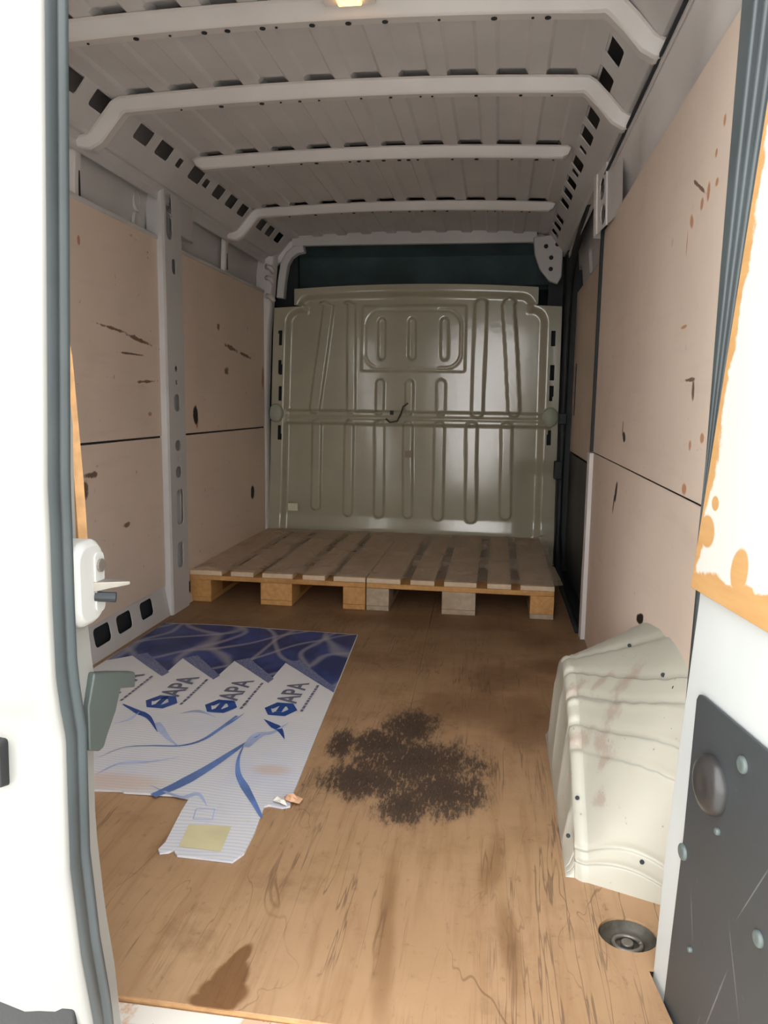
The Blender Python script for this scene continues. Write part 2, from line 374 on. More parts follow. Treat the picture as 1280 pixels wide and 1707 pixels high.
# recessed tie-down point
td = empty('tie_down_point', (CX, CY, -.036), label='round recessed metal tie-down point sunk in the floor near the wheel arch', cat='tie-down')
mb = MB(); mb.loft([[(CX+math.cos(2*math.pi*i/28)*r*1.1, CY+math.sin(2*math.pi*i/28)*r, z) for i in range(28)] for r, z in ((.043,-.004),(.041,-.014),(.034,-.022),(.012,-.024),(.001,-.024))], caps=False)
mb.build('cup', simple('dull_dish_metal', (.10,.09,.07), .55, metal=.3, var=.3, sc=40), td, smooth=True)
mb = MB(); mb.sweep_tube([(CX+math.cos(t)*.024, CY+math.sin(t)*.020, -.018) for t in [2*math.pi*i/24 for i in range(25)]], .0042, 8)
mb.build('ring', M['steel'], td, smooth=True)
mb = MB(); mb.cyl((CX, CY, -.026), (CX, CY, -.014), .011, 12); mb.build('bolt_head', M['steel'], td, bevel=.002)

# rear sill
sill = MB(); sill.loft([[(x, .984, -.005), (x, .955, -.007), (x, .90, -.014), (x, .88, -.05), (x, .88, -.2), (x, .984, -.2)] for x in (-.95, .690)])
def sill_mat():
    t = NT('rusty_white_sill_paint', .45)
    c = t.mix(t.ss(t.noise(12, 5, .6), .52, .6), (.74,.69,.62), (.62,.40,.27))
    c = t.mix(t.ss(t.noise(20, 6, .7), .62, .68), c, (.14,.09,.07))
    t.col(c); return t.m
tag(sill.build('trim_1', sill_mat(), bevel=.003), 'white painted rear sill with rust patches below the floor edge', kind='structure')
mb = MB(); mb.loft([[(x, y+.004, -.001), (x, y-.003, -.003), (x, y-.003, -.017), (x, y+.004, -.0175)] for x, y in ((XL+.02, .994), (SEAM(.98), .988), (.700, .967))])
tag(mb.build('trim_2', M['raw_edge']), 'raw front edge of the plywood floor along the rear sill', kind='structure')

# ------------------------------------------------------------------ ceiling
XC = -.085
ZR = 1.848
BOWS = [1.24, 1.96, 2.42, 3.02, 3.80, 4.50]
def camber(x): return -.020*((x-XC)/.72)**2
ceil = empty('ceiling', (XC, 2.8, ZR), label='grey painted ribbed steel roof lining of the van', kind='structure')
PITCH = .143
for k in range(len(BOWS)-1):
    y0, y1 = BOWS[k], BOWS[k+1]
    mb = MB()
    xs = [XC-.72]; prof = [0]
    nch = 10
    edges = []
    for i in range(nch):
        c = XC+(i-(nch-1)/2)*PITCH*.985
        edges.append(c)
    def ridge(x):
        h = 0
        for c in edges:
            d = abs(x-c)
            if d < .036: h = 1
            elif d < .046: h = max(h, (.046-d)/.010)
        return h
    xs = sorted({round(v, 5) for c in edges for v in (c-.046, c-.036, c+.036, c+.046)} | {XC-.74, XC+.74, XC-.715, XC+.715})
    yy = [y0, y0+.075, y0+.09, (y0+y1)/2, y1-.060, y1-.038, y1+.02]
    def hh(x, y):
        e = 0 if y <= y0+.076 else (.34 if y < y1-.05 else 1)
        return ridge(x)*e*.024
    idx = {}
    vs = []; fs = []
    for j, y in enumerate(yy):
        for i, x in enumerate(xs):
            sag = .0 
            vs.append((x, y, ZR+camber(x)+hh(x, y)-sag)); idx[i, j] = len(vs)-1
    for j in range(len(yy)-1):
        for i in range(len(xs)-1): fs.append((idx[i,j], idx[i+1,j], idx[i+1,j+1], idx[i,j+1]))
    mb.add(vs, fs)
    mb.build('roof_panel', M['liner'], ceil)
mb = MB(); mb.box(-1.15, .98, .95, 5.6, 1.93, 1.95); mb.build('outer_roof', M['white'], ceil)
mb = MB(); mb.box(-1.12, .95, .98, 1.22, 1.66, 1.93); mb.build('rear_header', M['white'], ceil)

# roof bows: a box section following the roof, the corner and the cant rail
def bow_path(end_l, end_r):
    p = []
    if end_l: p += [(-.955, 1.715), (-.915, 1.722), (-.893, 1.732), (-.855, 1.775), (-.820, 1.815), (-.795, 1.828)]
    else: p += [(-.80, 1.822), (-.785, 1.829)]
    p += [(XC+t*.69, ZR+camber(XC+t*.69)) for t in [x/6. for x in range(-6, 7)]]
    if end_r: p += [(.625, 1.828), (.645, 1.815), (.685, 1.775), (.722, 1.732), (.740, 1.722), (.765, 1.715)]
    else: p += [(.615, 1.829), (.63, 1.822)]
    return p
def make_bow(Y, el, er, wid=.062, dep=.039, lean=.012):
    mb = MB(); p = bow_path(el, er)
    P = [Vector((a, 0, b)) for a, b in p]; rings = []
    for i, q_ in enumerate(P):
        d = (P[min(i+1, len(P)-1)]-P[max(i-1, 0)]).normalized(); nrm = Vector((d.z, 0, -d.x))   # points into the load bay
        if nrm.z > .0 and abs(nrm.x) < .3: nrm = -nrm
        dd = dep if 0 < i < len(P)-1 else dep*.6
        h0 = q_+nrm*.001; h1 = q_+nrm*dd
        r = []
        for (yy, t) in ((-.010, .0), (0., .08), (lean, .86), (lean+.010, 1.), (lean+.018, .93), (wid-.008, .93), (wid, .85), (wid+.012, .1), (wid+.02, 0)):
            c = h0.lerp(h1, t); r.append((c.x, Y-wid/2+yy, c.z))
        rings.append(r)
    mb.loft(rings)
    return mb
bow_ends = [(True, True), (True, True), (True, True), (False, False), (True, False), (True, False)]
for Y, (el, er) in zip(BOWS, bow_ends):
    b = make_bow(Y, el, er).build('roof_bow', M['bow'], ceil, smooth=False, bevel=.004)
    # punched holes in the lower flange
    rnd = random.Random(int(Y*100))
    hb = MB(); x = -.70
    while x < .58:
        x += rnd.choice((.035, .06, .09, .13)); 
        if x > .58: break
        z = ZR+camber(x)-.0372
        r = rnd.choice((.0035, .005, .0075)); hb.cyl((x, Y+.012, z), (x, Y+.012, z-.0022), r, 8)
    o = hb.build('punched_hole', M['void'], b); o['kind'] = 'stuff'
# cant rails: diagonal sheet between roof and wall with real square openings
SQ = [(1.58,.105),(1.76,.105),(2.18,.105),(2.355,.105),(2.645,.110),(2.81,.110),(2.95,.045),(3.115,.12),(3.225,.055),(3.368,.10),(3.53,.10),(3.69,.10),(3.985,.10),(4.135,.10),(4.30,.10)]
Y0, Y1 = 1.10, 4.54
def cant(side):
    sx_ = -1 if side == 'l' else 1
    xt = XC+sx_*.715; xb = XC+sx_*.808; zt, zb = 1.845, 1.730
    mb = MB(); hs = []
    for (y, wd) in SQ:
        if side == 'r' and y > 3.6: wd *= .9
        a = (y-wd/2-Y0)/(Y1-Y0); b = (y+wd/2-Y0)/(Y1-Y0)
        small = wd < .06
        hs.append((a, b, .17 if not small else .28, .57 if not small else .52, .18))
    O = (xt, Y0, zt); U = (0, Y1-Y0, 0); V = (xb-xt, 0, zb-zt)
    if side == 'r': mb.plate((xb, Y0, zb), U, (xt-xb, 0, zt-zb), [(a, b, 1-d, 1-c, e) for a, b, c, d, e in hs], -.004)
    else: mb.plate(O, U, V, hs, -.004)
    # rolled lower lip and the flange to the side skin
    xw = XC+sx_*(.86 if side == 'l' else .83)
    prof = [(xb, zb), (xb+sx_*.012, zb-.008), (xb+sx_*.030, zb-.006), (xw, zb-.022), (xw+sx_*.004, zb-.05)]
    mb.loft([[(x, y, z) for x, z in prof] for y in (Y0, Y1)], closed=False, caps=False)
    return mb, (xt, zt, xb, zb)

# ------------------------------------------------------------------ left wall
wl = empty('wall_left', (-1.0, 2.7, 0), label='left side of the load bay, steel skin lined with painted plywood', kind='structure')
mb, _ = cant('l'); mb.build('cant_rail', M['liner'], wl)
mb = MB(); mb.box(-1.06, -1.045, 1.75, 1.76, 1.7, 1.75)
prof = [(-.93, 1.93), (-.985, 1.72), (-1.0, 1.60), (-1.02, 1.45), (-1.03, .7), (-1.02, -.05)]
mb = MB(); mb.loft([[(x, y, z) for x, z in prof] for y in (.98, 4.56)], closed=False, caps=False)
mb.build('outer_skin', M['liner'], wl)
mb = MB(); mb.box(-1.10, -1.055, .98, 5.6, -.2, 1.95); mb.build('body_side', M['white'], wl)
SZ = .752
def lpanel(y0, y1, z0, z1, rag=0.):
    mb = MB(); mb.box(LX-.007, LX, y0, y1, z0, z1)
    return mb.build('plywood_panel', M['ply_left'], wl, bevel=.0015)
lpanel(1.02, 2.995, SZ+.004, 1.532); lpanel(1.02, 2.985, .128, SZ-.004)
lpanel(3.165, 4.40, SZ+.004, 1.520); lpanel(3.165, 4.40, .095, SZ-.004)
mb = MB(); mb.box(LX-.02, LX-.008, 1.02, 4.42, SZ-.02, SZ+.02); mb.build('seam_backing', M['void'], wl)
mb = MB()
for a, b in ((1.02, 2.995), (3.165, 4.40)): mb.box(LX-.028, LX+.005, a, b, 1.530 if a < 2 else 1.520, 1.546 if a < 2 else 1.534)
mb.build('panel_ledge', M['liner'], wl, bevel=.003)
# pillar between the panels, holes down its face
def lpill():
    mb = MB(); ya, yb = 3.0, 3.165; za, zb = .0, 1.74
    x = LX+.028; H = zb-za; W = yb-ya
    hz = [(1.675,.030,.052,.5,.28),(1.59,.030,.052,.5,.28),(1.44,.02,.03,.4,.5),(1.03,.014,.012,.5,.5),(.975,.011,.010,.5,.5),(.89,.030,.035,.4,.5),(.712,.030,.022,.5,.5),(.60,.030,.024,.5,.5),(.655,.008,.008,.5,.5),(.45,.036,.075,.3,.55),(.245,.030,.055,.3,.5)]
    hs = [((c-ry)-yo*0, 0) for c, ry, yo, *_ in hz]
    holes = []
    for (z, hy, hzz, ch, cu) in hz:
        cy = ya+cu*W
        holes.append(((cy-hy-ya)/W, (cy+hy-ya)/W, (z-hzz-za)/H, (z+hzz-za)/H, ch))
    mb.plate((x, ya, za), (0, W, 0), (0, 0, H), holes, .004)
    # rolled near side and far side
    for y, s_ in ((ya, -1), (yb, 1)):
        mb.loft([[(x, y, z), (x-.006, y+s_*.010, z), (LX-.04, y+s_*.016, z)] for z in (za, zb)], closed=False, caps=False)
    return mb
lpill().build('pillar', M['liner'], wl)
mb = MB(); mb.box(LX-.06, LX-.05, 2.99, 3.18, 0, 1.74); mb.build('pillar_backing', M['void'], wl)
# gusset widening at the head of the pillar
mb = MB(); mb.prism([(0,0)]*0 or [(-.955,3.17),(-.93,3.17),(-.93,3.30),(-.955,3.36)], 1.58, 1.735); mb.build('pillar_gusset', M['liner'], wl, bevel=.006)
# bottom rail with square openings
mb = MB(); holes = []
for y, hw in ((1.62,.06),(2.0,.06),(2.29,.055),(2.452,.058),(2.615,.058),(2.80,.055)):
    holes.append(((y-hw-1.02)/(2.0), (y+hw-1.02)/2.0, .34, .86, .25))
mb.plate((LX+.016, 1.02, .0), (0, 2.0, 0), (-.022, 0, .130), holes, .004)
mb.build('bottom_rail', M['liner'], wl)
mb = MB(); mb.plate((LX+.016, 3.16, .0), (0, 1.25, 0), (-.022, 0, .097), [(.04,.13,.4,.9,.2),(.3,.4,.3,.85,.2)], .02); mb.build('bottom_rail', M['liner'], wl)
mb = MB(); mb.box(LX-.03, LX-.022, 1.02, 4.45, -.02, .12); mb.build('rail_backing', M['void'], wl)
# ribs on the bare skin above the plywood
for y in (2.42, 3.80):
    mb = MB(); mb.loft([[(x-.004*0, y-w_, z), (x+.022, y-w_*.65, z), (x+.022, y+w_*.65, z), (x, y+w_, z)] for x, z, w_ in ((-.985,1.50,.026),(-.982,1.60,.026),(-.975,1.70,.028),(-.965,1.725,.036))])
    o = mb.build('wall_rib', M['bow'], wl, bevel=.004)
    mb = MB(); mb.box(-.963, -.958, y+.004, y+.012, 1.55, 1.68); mb.build('slot', M['void'], o)
# pressed ovals in the skin beside the pillar
for z in (1.655, 1.575):
    mb = MB(); mb.loft([[(x, 2.90+math.cos(2*math.pi*i/20)*r*.9, z+math.sin(2*math.pi*i/20)*r*1.15) for i in range(20)] for x, r in ((-1.0,.036),(-.988,.033),(-.988,.028),(-.994,.024),(-.994,.001))], caps=False)
    mb.build('pressed_oval', M['liner'], wl, smooth=True)
# corner post at the bulkhead
mb = MB(); mb.loft([[(-1.0, 4.40, z), (x, 4.405, z), (x+.012, 4.42, z), (x+.014, 4.47, z), (-1.0, 4.47, z)] for x, z in ((-.955,.0),(-.955,.9),(-.94,1.3),(-.915,1.55),(-.90,1.74))])
mb.build('corner_post', M['liner_right'], wl, bevel=.004)
mb = MB()
for z in (1.60, 1.66, 1.50): mb.sweep_tube([(-.93, 4.37, z), (-.90, 4.36, z-.01), (-.89, 4.38, z-.03)], .014, 8)
mb.build('corner_bracket', M['bow'], wl, smooth=True)

# ------------------------------------------------------------------ right wall
wr = empty('wall_right', (.80, 2.2, 0), label='right side of the load bay, steel skin lined with painted plywood', kind='structure')
mb, _ = cant('r'); mb.build('cant_rail', M['liner'], wr)
def rskin():
    mb = MB(); rings = []
    ny = 40
    for i in range(ny+1):
        y = 1.12+(3.06-1.12)*i/ny
        b = .014*math.sin((y-1.1)*9.5)
        r = []
        for x, z, k in ((.745,1.716,0),(.744,1.690,0),(.752,1.680,0),(.768,1.665,.3),(.778,1.635,1),(.784,1.60,1.),(.786,1.575,.6),(.779,1.560,0),(.774,1.545,0),(.776,1.50,0),(.80,1.3,0),(.81,-.05,0)):
            r.append((x+b*k, y, z))
        rings.append(r)
    return mb.loft(rings, closed=False, caps=False)
rskin().build('side_skin', M['liner_right'], wr, smooth=True)
mb = MB(); mb.sweep_tube([(.739, y, 1.693) for y in (1.2, 1.6, 2.0, 2.4, 3.0)], .0045, 6); mb.build('sealant_bead', M['void'], wr)
mb = MB(); mb.box(.93, .98, .98, 5.6, -.2, 1.95); mb.build('body_side', M['white'], wr)
mb = MB()
# lower plywood bows slightly inwards over the arch
SR = .728
mb.box(RX, RX+.007, 1.28, 2.975, SR+.002, 1.530); mb.build('plywood_panel', M['ply_right'], wr, bevel=.0015)
mb = MB(); rings = []
for i in range(91):
    y = 1.28+1.695*i/90
    b = -.030*(1-ss(.0, 1., math.sqrt((abs(y-2.08)/(.90 if y > 2.08 else .5))**2+.01)))
    rings.append([(RX+b*.6+.004, y, .0), (RX+b+.003, y, .35), (RX+.002, y, SR-.003), (RX+.009, y, SR-.003), (RX+b+.010, y, .35), (RX+b*.6+.011, y, .0)])
mb.loft(rings); mb.build('plywood_panel', M['ply_right'], wr, smooth=True).modifiers.new('wn', 'WEIGHTED_NORMAL')
mb = MB(); mb.box(RX+.010, RX+.016, 1.28, 2.97, SR-.02, SR+.02); mb.build('seam_backing', M['void'], wr)
# rear post
mb = MB(); mb.prism([(.712,1.16),(.74,1.13),(.80,1.12),(.93,1.12),(.93,1.30),(.775,1.30),(.765,1.26),(.718,1.22)], -.1, 1.9); mb.build('rear_post', M['liner_right'], wr, bevel=.006)
# pillar behind the sliding door opening: head with oval holes, torn metal edge below
mb = MB()
HP = [(.60,.78,.48,.84),(.56,.74,.06,.40)]
mb.plate((.768, 2.62, 1.515), (-.042, .40, 0), (-.008, 0, .210), [(u0, u1, v0, v1, .5) for u0, u1, v0, v1 in HP]+[(.40,.56,.90,.96,.4)], -.004)
mb.loft([[(.726, 3.02, 1.515), (.728, 3.035, 1.515), (.80, 3.05, 1.515)], [(.718, 3.02, 1.725), (.720, 3.035, 1.725), (.80, 3.05, 1.725)]], closed=False, caps=False)
for u in (.50, .86):
    mb.sweep_tube([(.768-.042*u, 2.62+.40*u, 1.515), (.764-.042*u, 2.62+.40*u, 1.60), (.760-.042*u, 2.62+.40*u, 1.72)], .005, 6)
mb.build('pillar_head', M['liner_right'], wr)
mb = MB(); mb.hexa([(.785, 2.80, z) for z in (1.50, 1.71)]+[(.760, 3.01, z) for z in (1.71, 1.50)], [(.790, 2.80, z) for z in (1.50, 1.71)]+[(.765, 3.01, z) for z in (1.71, 1.50)]); mb.build('pillar_backing', M['void'], wr)
mb = MB(); mb.box(.752, .80, 2.985, 3.02, .73, 1.55); mb.build('pillar_shadow_gap', M['black'], wr)  # black strip standing in for the shade inside the gap
mb = MB(); rnd = random.Random(4); rings = []
for i in range(30):
    z = -.01+.735*i/29
    k = 0.0 if rnd.random() < .45 else -rnd.uniform(.003, .012)
    if .30 < z < .47: k -= .022
    rings.append([(.748, 2.975, z), (.746, 3.03+k*.3, z), (.752, 3.075+k, z), (.79, 3.08+k, z), (.79, 2.98, z)])
mb.loft(rings); mb.build('pillar_edge', M['liner_right'], wr)
# front post (beside the bulkhead) and rubber around the sliding door opening
mb = MB(); mb.prism([(.742,4.36),(.755,4.34),(.90,4.34),(.90,4.6),(.742,4.6)], -.05, 1.74); mb.build('front_post', M['black'], wr)
path = [onX(x, y, .752) for x, y in ((990,345),(968,378),(948,408),(940,432))]
path = [(.752, 3.40, 1.72), (.752, 3.75, 1.70), (.752, 4.05, 1.66), (.752, 4.22, 1.58), (.752, 4.29, 1.45), (.752, 4.31, 1.2), (.752, 4.31, .6), (.752, 4.30, .3), (.752, 4.24, .14), (.750, 4.10, .03), (.748, 3.8, -.005), (.748, 3.4, -.01), (.748, 3.1, -.01)]
mb = MB(); mb.sweep_tube(path, .017, 8); mb.build('opening_seal', M['black'], wr, smooth=True)
mb = MB(); mb.box(.728, .77, 4.26, 4.32, .80, .86); mb.box(.715, .76, 4.28, 4.33, .50, .60); mb.build('latch_striker', M['black'], wr, bevel=.006)
mb = MB(); mb.box(.738, .93, 3.0, 4.4, -.30, -.02); mb.build('step_well', M['black'], wr)

# sliding door, seen inside its opening
d3 = empty('door_3', (.82, 3.7, 0), label='side sliding door seen between the bulkhead and the right wall lining', kind='structure')
mb = MB(); mb.plate((.82, 3.0, 1.46), (0, 1.5, 0), (-.03, 0, .30), [(.80,.90,.12,.55,.2),(.52,.60,.2,.6,.2)], -.02); mb.build('upper_frame', M['liner'], d3)
mb = MB(); mb.box(.85, .90, 3.0, 4.5, -.05, 1.75); mb.build('door_skin', M['void'], d3)
mb = MB(); mb.box(.80, .81, 3.02, 4.40, .655, 1.50); o = mb.build('plywood_panel', M['ply_slide'], d3, bevel=.002)
mb = MB(); mb.box(.797, .8005, 4.18, 4.20, .85, 1.12); mb.build('slot', M['void'], d3)
mb = MB(); mb.box(.80, .812, 3.02, 4.40, .01, .645); mb.build('lower_lining', M['dark_panel'], d3, bevel=.004)

# ------------------------------------------------------------------ bulkhead
wf = empty('wall_front', (XC, 4.5, 0), label='pressed steel bulkhead with vertical beads and stepped top, behind the pallets', kind='structure')
BY = 4.46
def seg_d(px, pz, ax, az, bx, bz):
    vx, vz = bx-ax, bz-az; L = vx*vx+vz*vz or 1e-9
    t = max(0., min(1., ((px-ax)*vx+(pz-az)*vz)/L)); return math.hypot(px-ax-t*vx, pz-az-t*vz)
BEADS = [  # ax, az, bx, bz, half width, height
    (-.664,.77,-.663,.29,.030,.012), (-.466,.77,-.464,.26,.030,.012), (-.281,.77,-.276,.26,.032,.012), (-.112,.77,-.104,.26,.030,.012), (.072,.77,.074,.255,.032,.012), (.257,.77,.265,.25,.034,.014), (.457,.77,.463,.275,.034,.014),
    (-.612,1.44,-.640,1.20,.034,.012), (-.640,1.20,-.680,.87,.034,.012), (-.470,1.44,-.456,.87,.028,.010),
    (-.282,1.355,-.280,1.17,.024,-.011), (-.099,1.355,-.096,1.17,.024,-.011), (.088,1.355,.092,1.17,.024,-.011),
    (-.284,1.012,-.284,.86,.026,.012), (-.107,1.012,-.107,.86,.026,.012), (.076,1.012,.078,.86,.028,.012),
    (.292,1.44,.287,.86,.036,.016), (.445,1.45,.470,1.20,.036,.018), (.470,1.20,.495,.87,.036,.018)]
def rect_d(x, z, x0, x1, z0, z1, r):
    cx_, cz_ = (x0+x1)/2, (z0+z1)/2; qx = abs(x-cx_)-(x1-x0)/2+r; qz = abs(z-cz_)-(z1-z0)/2+r
    return math.hypot(max(qx, 0), max(qz, 0))+min(max(qx, qz), 0)-r
def bulk_h(x, z):
    h = 0.
    # frame: raised stepped rim, inner field set back
    cut = -.84 if z < 1.40 else -.745; cutr = .635 if z < 1.40 else .565
    inner = min(rect_d(x, z, -.85, .640, .10, 1.415, .06), rect_d(x, z, -.745, .560, .6, 1.485, .05))
    h += .030*ss(-.012, .028, inner)
    # gentle crown of the field
    h += .018*max(0., 1-((x+.1)/.8)**2)*max(0., 1-((z-.75)/.8)**2)
    bp = bn = 0.
    for ax, az, bx, bz, hw, hh_ in BEADS:
        if min(ax, bx)-.06 < x < max(ax, bx)+.06 and min(az, bz)-.06 < z < max(az, bz)+.06:
            d = seg_d(x, z, ax, az, bx, bz); k = hh_*1.35*(1-ss(hw-.007, hw+.003, d)); bp = max(bp, k); bn = min(bn, k)
    h += bp+bn
    # pressed rectangle of the blanked window with a second bead inside
    r = rect_d(x, z, -.405, .213, 1.08, 1.443, .012); h += .008*(1-ss(-.010, .003, r))
    r = rect_d(x, z, -.385, .190, 1.10, 1.420, .09); h -= .006*(1-ss(.004, .010, abs(r+.004)))*(1 if x > .05 else .35)
    # cross rail
    if -.86 < x < .70: h += .020*(1-ss(.030, .044, abs(z-.815)))-.006*(1-ss(.004, .012, abs(z-.815)))
    # lower hollow on either side
    h -= .018*ss(.50, .62, x)*ss(.60, .50, z)*ss(.10, .2, z)
    h += .012*(1-ss(.0, .09, abs(z-.15)))
    h += .012*math.sin(3.1*x+1.)*math.sin(4.2*z)*.5
    return h
mb = MB(); NXb, NZb = 280, 260
x0, x1, z0, z1 = -.945, .742, -.02, 1.545
xs = sorted([x0+(x1-x0)*i/NXb for i in range(NXb+1)]+[-.782, .600]); zs = sorted([z0+(z1-z0)*j/NZb for j in range(NZb+1)]+[1.447])
def lean(x, z): return x + (.045 if x < XC else -.012)*max(0, z-.2)/1.3*min(1., abs(x-XC)/.8)
HOLES = [(-.864, 1.27), (-.866, 1.10), (-.868, .95), (-.874, .72), (.690, 1.27), (.692, 1.08), (.692, .97), (.690, .72)]
vid = {}
for j, z in enumerate(zs):
    for i, x in enumerate(xs):
        top = .022*(1-((x-XC)/.69)**2)*ss(1.3, 1.54, z)
        vid[i, j] = len(mb.v); mb.v.append((lean(x, z) if z < 1.45 else x, BY-bulk_h(x, z), z+top))
for j in range(len(zs)-1):
    for i in range(len(xs)-1):
        cx_, cz_ = (xs[i]+xs[i+1])/2, (zs[j]+zs[j+1])/2
        if cz_ > 1.447 and (cx_ < -.782 or cx_ > .600): continue
        lx = lean(cx_, cz_)
        if any(abs(lx-hx) < .010 and abs(cz_-hz) < .042 for hx, hz in HOLES): continue
        mb.f.append((vid[i,j], vid[i+1,j], vid[i+1,j+1], vid[i,j+1]))
mb.build('bulkhead_panel', M['bulk'], wf, smooth=True)
# rail end pads, strap stub, sticker
for x, hw in ((-.888, .040), (.690, .045)):
    mb = MB(); mb.loft([[(x+math.cos(2*math.pi*i/20)*hw*k, y, .835+math.sin(2*math.pi*i/20)*.055*k) for i in range(20)] for k, y in ((1., BY-.03), (1., BY-.058), (.85, BY-.066), (.01, BY-.066))], caps=False)
    mb.build('rail_end_pad', simple('greenish_pad', (.36,.38,.29), .5) if x < 0 else bpy.data.materials['greenish_pad'], wf, smooth=True)
p = [onY(a, b, BY-.055) for a, b in ((643,698),(650,704),(662,702),(668,690),(672,678),(680,672))]
mb = MB(); mb.sweep_tube(p, .0055, 8); mb.build('cable_stub', simple('dark_brown_cable', (.07,.05,.04), .6), wf, smooth=True)
mb = MB(); mb.box(-.212, -.192, BY-.060, BY-.048, .835, .860); mb.build('cable_clip', M['black'], wf)
mb = MB(); mb.box(-.820, -.762, BY-.0465, BY-.030, .258, .302); mb.build('sticker', M['sticker'], wf, label='small cream sticker')
p = onY(680, 757, BY-.035)
mb = MB(); mb.box(p.x-.018, p.x+.018, BY-.042, BY-.02, p.z-.02, p.z+.02); mb.build('bead_plug', simple('brownish_plug', (.25,.2,.14), .6), wf)
# cab trim seen through the gap above the bulkhead
mb = MB()
mb.loft([[(x, 4.62, 1.56), (x, 4.80, 1.585), (x, 4.86, 1.62), (x, 4.90, 1.80), (x, 4.70, 1.90), (x, 4.52, 1.92)] for x in (-1.0, .85)], closed=False, caps=False)
mb.build('cab_headlining', M['teal'], wf, smooth=False)
mb = MB(); mb.box(-1.05, .95, 4.55, 4.60, -.1, 1.44); mb.build('cab_side', M['void'], wf)
mb = MB(); mb.box(-1.06, .95, 5.3, 5.35, -.1, 1.95); mb.build('cab_closure', M['void'], wf)
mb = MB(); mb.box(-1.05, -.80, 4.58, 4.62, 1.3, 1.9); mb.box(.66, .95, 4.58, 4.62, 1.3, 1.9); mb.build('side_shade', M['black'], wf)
# roof-to-pillar arch on the left with round corner and hanging gusset on the right
mb = MB()
pa = [(-.90, 1.50), (-.89, 1.60), (-.872, 1.70), (-.84, 1.755), (-.79, 1.79), (-.74, 1.80)]
rings = []
for i, (x, z) in enumerate(pa):
    a = Vector(pa[max(0, i-1)]); b = Vector(pa[min(len(pa)-1, i+1)]); d = (b-a).normalized(); nx, nz = d.y, -d.x
    rings.append([(x, 4.46, z), (x+nx*.045, 4.465, z+nz*.045), (x+nx*.045, 4.52, z+nz*.045), (x, 4.52, z)])
mb.loft(rings); mb.build('arch_corner', M['liner'], wf, bevel=.006)
mb = MB(); pts = [(.56,1.81), (.57,1.72), (.60,1.64), (.655,1.575), (.70,1.56), (.722,1.60), (.722,1.83)]
mb.hexa([(x, 4.43, z) for x, z in pts], [(x, 4.47, z) for x, z in pts]); mb.build('hanging_gusset', M['liner'], wf, bevel=.008)
mb = MB()
for x, z in ((.63,1.76),(.66,1.70),(.69,1.77),(.66,1.64)): mb.cyl((x, 4.431, z), (x, 4.4285, z), .012, 10)
mb.build('gusset_hole', M['void'], wf)
mb = MB(); mb.box(-.80, .58, 4.455, 4.485, 1.79, 1.87); mb.build('front_bow_web', M['liner'], wf)

# ------------------------------------------------------------------ wheel arches
def arch_mb(sx_=1, xo=0.):
    # stations across the box: wall side to inner side; each is a Y-Z outline
    out = [(1.332,.0),(1.336,.13),(1.345,.30),(1.375,.415),(1.48,.445),(1.66,.44),(1.80,.418),(1.90,.36),(2.02,.23),(2.10,.0)]
    inn = [(1.395,.0),(1.402,.025),(1.43,.065),(1.52,.135),(1.62,.205),(1.72,.255),(1.83,.283),(1.95,.262),(2.04,.17),(2.075,.0)]
    def at(k):   # k 0..1 wall->inner
        return [(a[0]*(1-k)+b[0]*k, a[1]*(1-k)+b[1]*k) for a, b in zip(out, inn)]
    def crom(pl, t):
        f = t*(len(pl)-1); i = min(int(f), len(pl)-2); t = f-i
        p0 = pl[max(i-1, 0)]; p1 = pl[i]; p2 = pl[i+1]; p3 = pl[min(i+2, len(pl)-1)]
        return tuple(.5*((2*p1[c])+(-p0[c]+p2[c])*t+(2*p0[c]-5*p1[c]+4*p2[c]-p3[c])*t*t+(-p0[c]+3*p1[c]-3*p2[c]+p3[c])*t**3) for c in (0, 1))
    # creases: position at the inner edge, position at the wall, depth
    KN = [(0,0,0),(.14,.02,.007),(.20,.05,.007),(.41,.165,.008),(.47,.22,.011),(.53,.275,-.006),(.555,.30,.011),(.64,.36,.010),(.72,.52,.008),(1.,1.,0)]
    NU = 170
    def prof(k):
        pl = at(k); r = []
        for n_ in range(NU+1):
            u = n_/NU
            for (a, ao, _), (b, bo, _) in zip(KN, KN[1:]):
                if a <= u <= b:
                    f = (u-a)/(b-a); t = (ao*(1-k)+a*k)*(1-f)+(bo*(1-k)+b*k)*f
            y, z = crom(pl, t); d = 0.
            for c_, _, am in KN[1:-1]: d += am*math.exp(-((u-c_-.004*math.sin(k*8+c_*20)*(am < 0))/.0075)**2)
            if u < .6: y += d*.6
            r.append((y, max(0, z-d*(1 if z > .03 else 0)+.002*math.sin(40*k+y*23)*(z > .1))))
        return r
    rings = []
    for k in [i/14. for i in range(14)]+[.965, .99, 1.]:
        x = .772+(.600-.772)*k
        rings.append([(x, y, z) for y, z in prof(k)])
    pl = prof(1.); cy, cz = 1.72, 0.
    for k, x in ((.0,.592),(.004,.585),(.012,.578)): rings.append([(x, y+(cy-y)*k*3, max(0, z*(1-k*3))) for y, z in pl])
    # inner side wall, flared to the floor, with vertical pressings
    for s_ in (.08, .24, .4, .6, .8, .95, 1.):
        r = []
        for i, (y, z) in enumerate(pl):
            y2 = y+(cy-y)*.036; zz = z*.964*(1-s_)
            fl = .012*(abs(math.sin(y2*21))**.6-.6)*(1 if .2 < s_ < .9 else 0)
            r.append((.578-.018*s_+fl, y2+(1.70-y2)*.0*s_, zz))
        rings.append(r)
    rings = [[(x, y, z) for x, y, z in r] for r in rings]
    if sx_ < 0: rings = [[(2*XC-x-.01, y, z) for x, y, z in r] for r in rings]
    mb = MB(); mb.loft(rings, closed=False, caps=False); return mb
o = arch_mb().build('wheel_arch', M['arch'], smooth=True)
